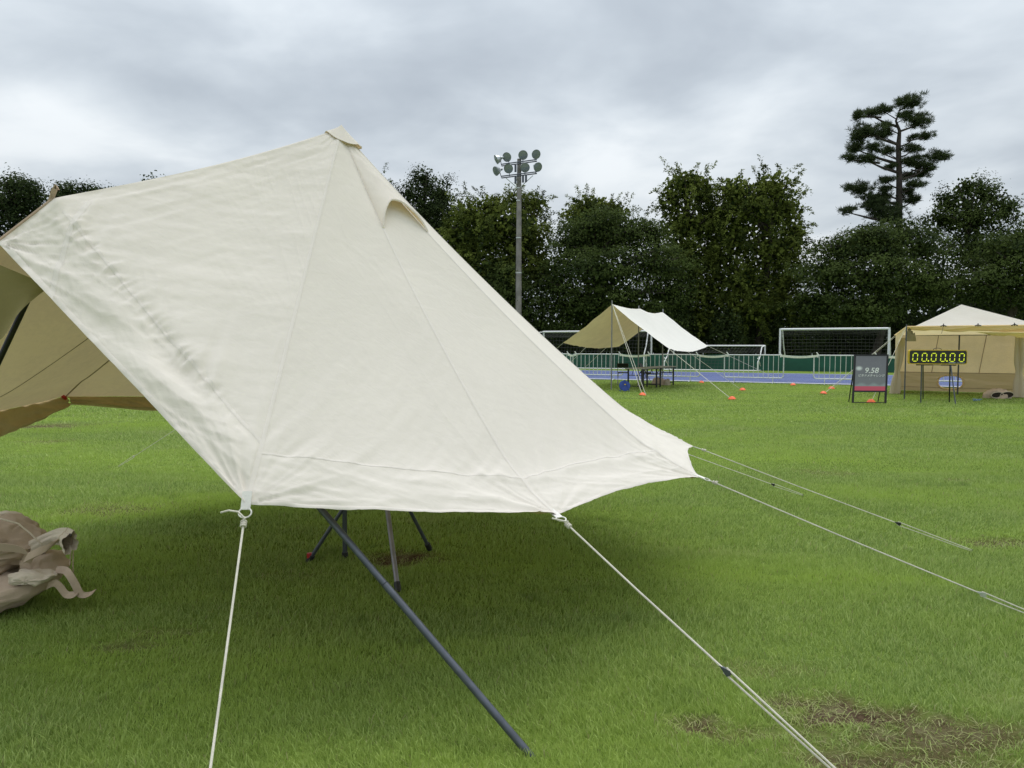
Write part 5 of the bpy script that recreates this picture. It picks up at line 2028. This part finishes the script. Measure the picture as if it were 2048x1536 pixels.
for px, py in ((1031, 337), (1031, 360), (1046, 358), (1052, 357)):
    c = at(px, py, MY - 0.3); mb = MB(); mb.box(c, (0.16, 0.16, 0.5)); mb.build('ballast_box', M['pole'], mast)
for (px, py, yaw, apx, apy) in ((993, 319, -75, 1003, 331), (1014, 314, -25, 1018, 329), (1046, 310, 4, 1046, 326), (1072, 308.5, 22, 1070, 321),
                                (992, 342, -55, 1003, 355), (1017, 337, -12, 1019, 352), (1050, 335, 6, 1050, 349), (1075.5, 334, 28, 1071, 346)):
    c = at(px, py, MY - 0.35)
    Rl = Matrix.Rotation(math.radians(yaw), 3, 'Z') @ Matrix.Rotation(math.radians(90 + 22), 3, 'X')
    hd = mb = MB(); mb.lathe([(0.345, 0.0), (0.355, 0.03), (0.345, 0.04), (0.335, 0.02), (0.30, -0.12), (0.2, -0.30), (0.10, -0.40), (0.09, -0.58), (0.0, -0.6)], 24, c, Rl)
    hd = mb.build('floodlight', M['lampsil'], mast, True)
    mb = MB(); mb.lathe([(0.0, 0.045), (0.2, 0.035), (0.33, 0.012)], 24, c, Rl); mb.build('lens', M['lampglass'], hd, True)
    mb = MB(); mb.tube([np.asarray(c) + np.array(Rl @ Vector((0, 0, -0.3))), at(apx, apy, MY - 0.3)], 0.03, 6); mb.build('bracket', M['pole'], hd, True)

# ================================================================== trees
M['leaf_dark'] = leaf_mat('dark_foliage', (0.013, 0.022, 0.009), (0.050, 0.072, 0.024))
M['leaf_mid'] = leaf_mat('mid_foliage', (0.016, 0.029, 0.010), (0.080, 0.110, 0.029))
M['leaf_light'] = leaf_mat('fresh_foliage', (0.020, 0.036, 0.010), (0.155, 0.190, 0.038))
M['leaf_pine'] = leaf_mat('pine_needles', (0.030, 0.048, 0.022), (0.075, 0.100, 0.040))


def unit(v):
    return v / (np.linalg.norm(v, axis=-1, keepdims=True) + 1e-9)


def leaf_quads(c, a, ln, wd, nrm=None):
    """rhombic leaves: c base points, a axis directions, nrm preferred facing"""
    n = len(c)
    if nrm is None:
        a = unit(a)
        r = unit(rng.normal(size=(n, 3)))
    else:
        r = unit(nrm)
        a = unit(a - r * np.sum(a * r, 1, keepdims=True))
    s = unit(np.cross(a, r))
    ln = np.broadcast_to(ln, n)[:, None]; wd = np.broadcast_to(wd, n)[:, None]
    v = np.stack([c, c + a * ln * 0.45 + s * wd * 0.5, c + a * ln, c + a * ln * 0.45 - s * wd * 0.5], 1)
    return v.reshape(-1, 3)


def shell_points(n, lobe, inner=0.45, bias=0.25):
    c, r = lobe
    d = unit(rng.normal(size=(n, 3)))
    d[:, 2] += bias; d = unit(d)
    f = inner + (1 - inner) * rng.uniform(0, 1, n) ** 0.45
    bump = 1 + 0.20 * fbm2(d[:, 0] * 2.3 + c[0], d[:, 1] * 2.3 + d[:, 2] * 2.9 + c[2], 17, 3)
    return c + d * r * (f * bump)[:, None], d


def tree(name, label, base, lobes, mat, style, dens=1.0, leaf=0.22, trunk_r=0.28, limbs=True, seed=1, cat='tree', group='trees behind the sports field', stems=1, bark='bark'):
    o = thing(name, label, cat, (base[0], base[1], 0), group)
    LV = []; RNs = []
    for (c, r) in lobes:
        area = (r[0] * r[1] + r[0] * r[2] + r[1] * r[2]) / 3 * 12.5
        up_ = np.array([0, 0, 1.0])
        if style in ('broad', 'round'):
            flat_ = style == 'broad'
            n = int(area * (0.34 if flat_ else 0.36) * dens)
            p, d = shell_points(n, (c, r), 0.5)
            m_ = 105
            size_ = rng.uniform(0.6, 1.35, n)[:, None, None]
            off = rng.normal(size=(n, m_, 3)) * (np.array([0.62, 0.62, 0.17]) if flat_ else np.array([0.42, 0.42, 0.30])) * size_
            if flat_:
                off[..., 2] -= 0.22 * np.hypot(off[..., 0], off[..., 1])
            pp = (p[:, None] + off).reshape(-1, 3)
            nr = unit(off.reshape(-1, 3) / 0.5 * (0.5 if flat_ else 1.0) + np.repeat(d, m_, 0) * 0.6 + up_ * 0.9 + rng.normal(size=(n * m_, 3)) * 0.55)
            ax = rng.normal(size=(len(pp), 3)) + np.array([0, 0, -0.3])
            LV.append(leaf_quads(pp, ax, leaf * rng.uniform(0.6, 1.25, len(pp)), leaf * 0.6 * rng.uniform(0.7, 1.2, len(pp)), nr))
            RNs.append(np.repeat(rng.uniform(0, 1, n), m_) * 0.7 + 0.3 * rng.uniform(0, 1, n * m_))
        else:   # feathery sprays: shoots thick with leaves, rising at the top and hanging lower down
            n = int(area * 0.75 * dens)
            p, d = shell_points(n, (c, r), 0.45, 0.1)
            hz = (p[:, 2] - c[2]) / r[2]
            dr = unit(d * np.array([1, 1, 0.5]) + np.stack([np.zeros(n), np.zeros(n), 0.1 + 0.8 * np.clip(hz, -0.4, 1)], 1) + rng.normal(size=(n, 3)) * 0.35)
            Ls = rng.uniform(0.6, 1.6, n)
            droop = np.where(hz < 0.3, rng.uniform(0.3, 1.6, n), rng.uniform(-0.1, 0.3, n))
            m_ = 62
            t = (np.arange(m_) / m_)[None, :, None]
            pp = p[:, None] + dr[:, None] * Ls[:, None, None] * t
            pp = pp - up_ * (droop[:, None, None] * t ** 2)
            off = rng.normal(size=pp.shape) * (0.17 * (1 - t * 0.75))
            pp = (pp + off).reshape(-1, 3)
            ax = unit(np.repeat(dr, m_, 0) * 1.0 + rng.normal(size=(len(pp), 3)) * 0.6)
            nr = unit(off.reshape(-1, 3) / 0.15 * 0.6 + np.repeat(d, m_, 0) * 0.4 + up_ * 0.9 + rng.normal(size=(len(pp), 3)) * 0.5)
            LV.append(leaf_quads(pp, ax, leaf * rng.uniform(0.6, 1.2, len(pp)), leaf * 0.40 * rng.uniform(0.7, 1.2, len(pp)), nr))
            RNs.append(np.repeat(rng.uniform(0, 1, n), m_) * 0.7 + 0.3 * rng.uniform(0, 1, n * m_))
        # twigs and leaves deeper inside
        n = int(area * 20 * dens)
        d = unit(rng.normal(size=(n, 3)))
        pp = c + d * r * (rng.uniform(0.1, 0.9, n))[:, None]
        LV.append(leaf_quads(pp, rng.normal(size=(n, 3)), leaf * 1.6, leaf * 1.05))
        RNs.append(rng.uniform(0, 1, n))
    V = np.concatenate(LV)
    V[:, 2] = np.maximum(V[:, 2], 0.05)
    nq = len(V) // 4
    Fq = np.arange(nq * 4).reshape(-1, 4)
    cr = fast_mesh('crown', V, Fq, M[mat], o, face_attr={'rnd': np.concatenate(RNs)})
    # trunk and limbs
    R_ = np.random.default_rng(seed)
    top = max(lobes, key=lambda q: q[0][2])
    zt = top[0][2]
    tip = np.array([top[0][0], top[0][1], zt])
    b0 = np.array([base[0], base[1], 0.0])
    for k in range(stems):
        mb = MB()
        b1 = b0 + np.array([R_.uniform(-1, 1), R_.uniform(-1, 1), 0]) * (0.5 if stems > 1 else 0)
        pts = []
        for q in range(8):
            t = q / 7
            p = b1 * (1 - t) + tip * t
            pts.append(p + np.array([R_.normal() * 0.18, R_.normal() * 0.18, 0]) * (1 if 0 < q < 7 else 0))
        mb.tube(pts, [trunk_r * (1.25 if q == 0 else 1) * (1 - 0.11 * q) for q in range(8)], 9)
        mb.build('trunk', M[bark], o, True)
    mb = MB()
    for (c, r) in lobes:
        for _ in range(3):
            d = R_.normal(size=3); d[2] = abs(d[2]) * 0.4; d /= np.linalg.norm(d)
            e_ = c + d * r * 0.75
            h0 = min(zt * 0.8, max(1.5, c[2] - r[2] * R_.uniform(0.5, 1.1)))
            st = b0 + (tip - b0) * (h0 / zt)
            mid_ = (st + e_) / 2 + np.array([0, 0, 0.25 * np.linalg.norm(e_ - st)]) * 0.5
            mb.tube([st, mid_, e_], [trunk_r * 0.38, trunk_r * 0.24, 0.03], 6)
    lb = mb.build('limbs', M[bark], o, True)
    return o


def lobe(px, py, rx, ry, Y, dy=None, rd=None):
    """ellipsoid seen at photo pixel (px,py) with pixel half-sizes, standing at depth Y"""
    k = Y / F_PX
    c = at(px, py, Y)
    if dy:
        c = at(px, py, Y + dy)
    return (c, np.array([rx * k * 1.06, (rd if rd else rx * k * 0.9), ry * k * 1.08]))


def tb(px, Y):
    p = at(px, 700, Y)
    return (p[0], Y)


tree('broadleaf_tree', 'dark rounded tree above the tent entrance at the far left edge', tb(20, 62),
     [lobe(20, 415, 70, 62, 62), lobe(-60, 470, 70, 80, 62), lobe(60, 395, 34, 38, 61), lobe(30, 372, 26, 20, 62), lobe(40, 520, 90, 90, 62)], 'leaf_dark', 'round', 1.0, 0.20, seed=2)
tree('broadleaf_tree', 'dark flat-topped tree just right of the strap on the tent ridge', tb(165, 64),
     [lobe(165, 400, 52, 32, 64), lobe(130, 388, 26, 22, 64), lobe(195, 390, 28, 18, 64), lobe(165, 470, 70, 70, 64)], 'leaf_dark', 'round', 1.0, 0.20, seed=3)
tree('young_tree', 'thin tree whose twig tips just clear the tent ridge', tb(305, 66),
     [lobe(305, 372, 26, 18, 66), lobe(300, 440, 40, 60, 66)], 'leaf_mid', 'round', 0.45, 0.26, 0.18, seed=4)
tree('young_tree', 'small pale tree tip beside the tent vent', tb(765, 70),
     [lobe(766, 372, 14, 28, 70), lobe(755, 420, 30, 40, 70)], 'leaf_mid', 'feather', 0.8, 0.2, 0.18, seed=5)
tree('broadleaf_tree', 'very dark open-branched tree left of the floodlight mast', tb(850, 72),
     [lobe(848, 362, 30, 30, 72), lobe(818, 392, 30, 28, 72), lobe(880, 392, 40, 34, 72), lobe(850, 420, 62, 40, 72), lobe(880, 455, 60, 50, 72), lobe(840, 500, 70, 60, 72)], 'leaf_dark', 'round', 0.85, 0.19, seed=6)
tree('feathery_tree', 'fresh green feathery tree directly behind the floodlight mast', tb(995, 60),
     [lobe(940, 430, 40, 34, 60), lobe(985, 415, 34, 26, 60), lobe(1035, 412, 30, 28, 61), lobe(1072, 408, 26, 22, 61), lobe(1000, 460, 92, 46, 60), lobe(935, 490, 50, 50, 60),
      lobe(1060, 480, 44, 50, 61), lobe(1000, 540, 90, 60, 60), lobe(930, 560, 40, 50, 60), lobe(1080, 540, 30, 50, 61), lobe(905, 470, 26, 40, 60)], 'leaf_light', 'feather', 0.95, 0.25, 0.3, seed=7)
tree('broadleaf_tree', 'low dark green tree at the foot of the floodlight mast', tb(985, 58),
     [lobe(985, 560, 80, 44, 58), lobe(960, 610, 90, 60, 58), lobe(1040, 610, 60, 60, 58)], 'leaf_mid', 'broad', 0.9, 0.20, seed=8)
tree('feathery_tree', 'small feathery crown rising behind the broad tree right of the mast', tb(1180, 68),
     [lobe(1182, 415, 44, 24, 68), lobe(1165, 435, 50, 30, 68), lobe(1225, 425, 36, 24, 68), lobe(1190, 480, 60, 50, 68)], 'leaf_light', 'feather', 0.95, 0.25, 0.25, seed=9)
tree('broadleaf_tree', 'broad spreading tree between the mast and the tall paired trees', tb(1200, 58),
     [lobe(1190, 455, 75, 36, 58), lobe(1150, 500, 60, 45, 58), lobe(1250, 470, 66, 40, 58), lobe(1300, 470, 40, 34, 58), lobe(1200, 545, 110, 60, 57), lobe(1310, 530, 80, 52, 57), lobe(1110, 570, 46, 60, 58), lobe(1230, 610, 80, 36, 57), lobe(1300, 640, 60, 30, 57),
      lobe(1340, 590, 60, 44, 57), lobe(1140, 620, 70, 50, 58)], 'leaf_mid', 'broad', 1.0, 0.19, 0.34, seed=10)
tree('feathery_tree', 'left of the tall paired feathery trees, drooping side branches', tb(1372, 62),
     [lobe(1375, 368, 46, 26, 62), lobe(1345, 400, 32, 34, 62), lobe(1405, 395, 30, 34, 62), lobe(1375, 450, 58, 44, 62), lobe(1370, 520, 62, 50, 62), lobe(1400, 590, 60, 40, 62), lobe(1430, 520, 40, 60, 62), lobe(1400, 640, 50, 30, 61), lobe(1425, 440, 22, 40, 62)], 'leaf_light', 'feather', 0.95, 0.26, 0.32, seed=11)
tree('feathery_tree', 'right of the tall paired feathery trees, the bulkier crown', tb(1520, 61),
     [lobe(1470, 385, 40, 32, 61), lobe(1545, 375, 44, 32, 61), lobe(1500, 420, 66, 46, 61), lobe(1572, 420, 32, 44, 61), lobe(1590, 470, 26, 44, 61), lobe(1470, 480, 50, 54, 61), lobe(1550, 500, 66, 56, 61),
      lobe(1490, 560, 70, 44, 61), lobe(1565, 570, 46, 50, 61), lobe(1500, 620, 60, 34, 60), lobe(1580, 620, 40, 34, 60), lobe(1445, 430, 26, 40, 61)], 'leaf_light', 'feather', 0.95, 0.26, 0.36, seed=12, stems=2)
tree('broadleaf_tree', 'wide dark spreading tree in front of the pine trunk', tb(1745, 56),
     [lobe(1790, 466, 56, 28, 57), lobe(1735, 474, 50, 24, 57), lobe(1680, 500, 60, 30, 56), lobe(1760, 490, 80, 36, 56), lobe(1845, 500, 66, 44, 56), lobe(1660, 550, 80, 44, 56), lobe(1760, 560, 110, 52, 55), lobe(1860, 570, 76, 48, 56), lobe(1640, 610, 60, 44, 56), lobe(1720, 620, 90, 36, 55)],
     'leaf_mid', 'broad', 1.0, 0.19, 0.34, seed=13)
tree('broadleaf_tree', 'tall knobbly tree right of the pine', tb(1950, 62),
     [lobe(1935, 375, 30, 24, 62), lobe(1905, 405, 36, 22, 62), lobe(1975, 395, 36, 26, 62), lobe(2010, 420, 34, 30, 62), lobe(1950, 440, 60, 40, 62), lobe(1890, 440, 44, 30, 62), lobe(1960, 500, 80, 50, 62)],
     'leaf_mid', 'round', 0.9, 0.20, 0.3, seed=14)
tree('broadleaf_tree', 'leafy green tree at the right edge behind the tan tent', tb(2010, 55),
     [lobe(2010, 510, 70, 50, 55), lobe(2060, 480, 50, 44, 55), lobe(1985, 570, 80, 46, 55), lobe(2060, 570, 60, 60, 55)], 'leaf_mid', 'broad', 1.0, 0.19, 0.3, seed=15)

# ---- pine
PY = 63.0


def zp(x, y):
    return 1580 + x / 3.267, 170 + y / 3.267


pine = thing('pine_tree', 'tall solitary pine with layered needle pads against the sky', 'tree', (at(1797, 700, PY)[0], PY, 0), 'trees behind the sports field')
tr_px = [(715, 1500), (714, 1100), (712, 880), (714, 600), (708, 400), (716, 300), (692, 235), (720, 150)]
TR = [at(*zp(*q), PY) for q in tr_px]
TR[0] = np.array([TR[0][0], PY, 0.0])
mb = MB(); mb.tube(TR, [0.34, 0.30, 0.27, 0.24, 0.20, 0.14, 0.09, 0.04], 10); mb.build('trunk', M['pinebark'], pine, True)
pads = [(775, 118, 105, 36), (610, 165, 85, 22), (520, 190, 50, 18), (445, 205, 38, 34), (760, 205, 60, 25), (850, 235, 75, 50), (630, 270, 40, 20), (500, 300, 100, 32), (600, 325, 80, 26),
        (450, 345, 65, 28), (430, 410, 60, 33), (890, 335, 55, 18), (808, 348, 28, 10), (545, 415, 60, 26), (630, 435, 55, 18), (800, 420, 75, 20), (390, 480, 60, 20), (500, 485, 70, 28),
        (660, 535, 35, 18), (790, 500, 75, 32), (845, 530, 50, 22), (960, 470, 85, 33), (900, 540, 50, 22), (860, 590, 60, 20), (770, 600, 40, 16), (630, 625, 55, 20), (820, 650, 70, 24),
        (440, 680, 110, 32), (610, 690, 50, 18), (370, 825, 62, 18), (560, 745, 110, 36), (560, 800, 100, 44), (640, 850, 120, 55), (800, 750, 70, 28), (760, 700, 50, 20)]
NV = []
mbl = MB()
for k, (x, y, rx, ry) in enumerate(pads):
    dy = (hash((k * 7919) % 101) % 7 - 3) * 0.35
    c = at(*zp(x, y), PY + dy)
    kk = PY / F_PX / 3.267
    r = np.array([rx * kk, max(rx * kk * 0.8, 0.6), ry * kk * 1.22])
    n = int(10 + rx * ry / 46)
    d = unit(rng.normal(size=(n, 3))); p = c + d * r * (rng.uniform(0, 1, n) ** 0.4)[:, None] * 0.92 * (1 + 0.22 * rng.normal(size=(n, 1)))
    m_ = 36
    ax = unit(rng.normal(size=(n, m_, 3)) * np.array([1, 1, 0.7]) + np.array([0, 0, 0.75]))
    pp = np.repeat(p[:, None], m_, 1).reshape(-1, 3) + rng.normal(size=(n * m_, 3)) * 0.05
    NV.append(leaf_quads(pp, ax.reshape(-1, 3), 0.37 * rng.uniform(0.5, 1.3, n * m_), 0.036))
    # limb from the trunk to the pad
    yt = min(y + 30 + abs(x - 712) * 0.28, 900)
    ty = [q[1] for q in tr_px][::-1]; tx = [q[0] for q in tr_px][::-1]
    st = at(*zp(np.interp(yt, ty, tx), yt), PY)
    e_ = at(*zp(x, y + ry * 0.35), PY + dy)
    ms = at(*zp((x + 712) / 2, (y + yt) / 2 + 12), PY + dy * 0.6)
    rr = 0.05 + 0.10 * min(1, abs(x - 712) / 250)
    if k % 5 in (0, 2) or y > 640:
        mbl.tube([st, ms, e_], [rr, rr * 0.7, 0.03], 6)
    else:
        # branch off the nearest earlier limb's pad, or the trunk when close to it
        cand = [q for q in range(len(pads)) if q != k and (q % 5 in (0, 2)) and (pads[q][0] - 712) * (x - 712) > 0 and abs(pads[q][0] - 712) < abs(x - 712) and abs(pads[q][1] - y) < 110]
        if cand and abs(x - 712) > 60:
            q = min(cand, key=lambda q_: abs(pads[q_][0] - x) + 2 * abs(pads[q_][1] - y))
            sx_, sy_ = pads[q][0], pads[q][1] + pads[q][3] * 0.35
            dyq = (hash((q * 7919) % 101) % 7 - 3) * 0.35
            mbl.tube([at(*zp(sx_ * 0.6 + 712 * 0.4, sy_ * 0.6 + (sy_ + 40) * 0.4), PY + dyq * 0.5), at(*zp((sx_ + x) / 2, (sy_ + y) / 2 + 6), PY + dyq), e_], [rr * 0.6, rr * 0.45, 0.025], 6)
        else:
            mbl.tube([st, e_], [rr * 0.6, 0.025], 6)
    s_ = 0.55 if x < 712 else -0.55
    mbl.tube([e_, c + np.array([-s_ * rx * kk, 0.2, r[2] * 0.3])], [0.03, 0.02], 5)
mbl.build('limbs', M['pinebark'], pine, True)
V = np.concatenate(NV); nq = len(V) // 4
fast_mesh('crown', V, np.arange(nq * 4).reshape(-1, 4), M['leaf_pine'], pine, face_attr={'rnd': rng.uniform(0, 1, nq)})

# ---- undergrowth and the wood beyond, one dark mass
UV_ = []
for k in range(120):
    px = -700 + 3400 * (k / 119) + rng.uniform(-12, 12)
    Y = rng.uniform(62, 92)
    hmax = rng.uniform(4.5, 9.0)
    if 1060 < px < 1150 or 1560 < px < 1600:
        hmax *= 0.55
    x0 = at(px, 690, Y)[0]
    n = 420
    d = unit(rng.normal(size=(n, 3)))
    p = np.array([x0, Y, hmax * 0.45]) + d * np.array([2.6, 2.0, hmax * 0.6]) * (rng.uniform(0.2, 1, n) ** 0.5)[:, None]
    p[:, 2] = np.maximum(p[:, 2], 0.05)
    UV_.append(leaf_quads(p, rng.normal(size=(n, 3)), 0.75, 0.5))
for k in range(64):
    px = 980 + 1500 * (k / 63) + rng.uniform(-10, 10)
    Y = rng.uniform(57, 64)
    hmax = rng.uniform(3.6, 6.4)
    if 1090 < px < 1140:
        hmax *= 0.5
    x0 = at(px, 690, Y)[0]
    n = 860
    d = unit(rng.normal(size=(n, 3)))
    p = np.array([x0, Y, hmax * 0.45]) + d * np.array([1.5, 1.3, hmax * 0.58]) * (rng.uniform(0.2, 1, n) ** 0.5)[:, None]
    p[:, 2] = np.maximum(p[:, 2], 0.05)
    UV_.append(leaf_quads(p, rng.normal(size=(n, 3)), 0.30, 0.17))
V = np.concatenate(UV_); nq = len(V) // 4
wood = fast_mesh('undergrowth', V, np.arange(nq * 4).reshape(-1, 4), M['leaf_dark'], None, face_attr={'rnd': rng.uniform(0, 1, nq)})
wood['kind'] = 'stuff'; wood['label'] = 'dark shady undergrowth below the trees'; wood['category'] = 'bushes'
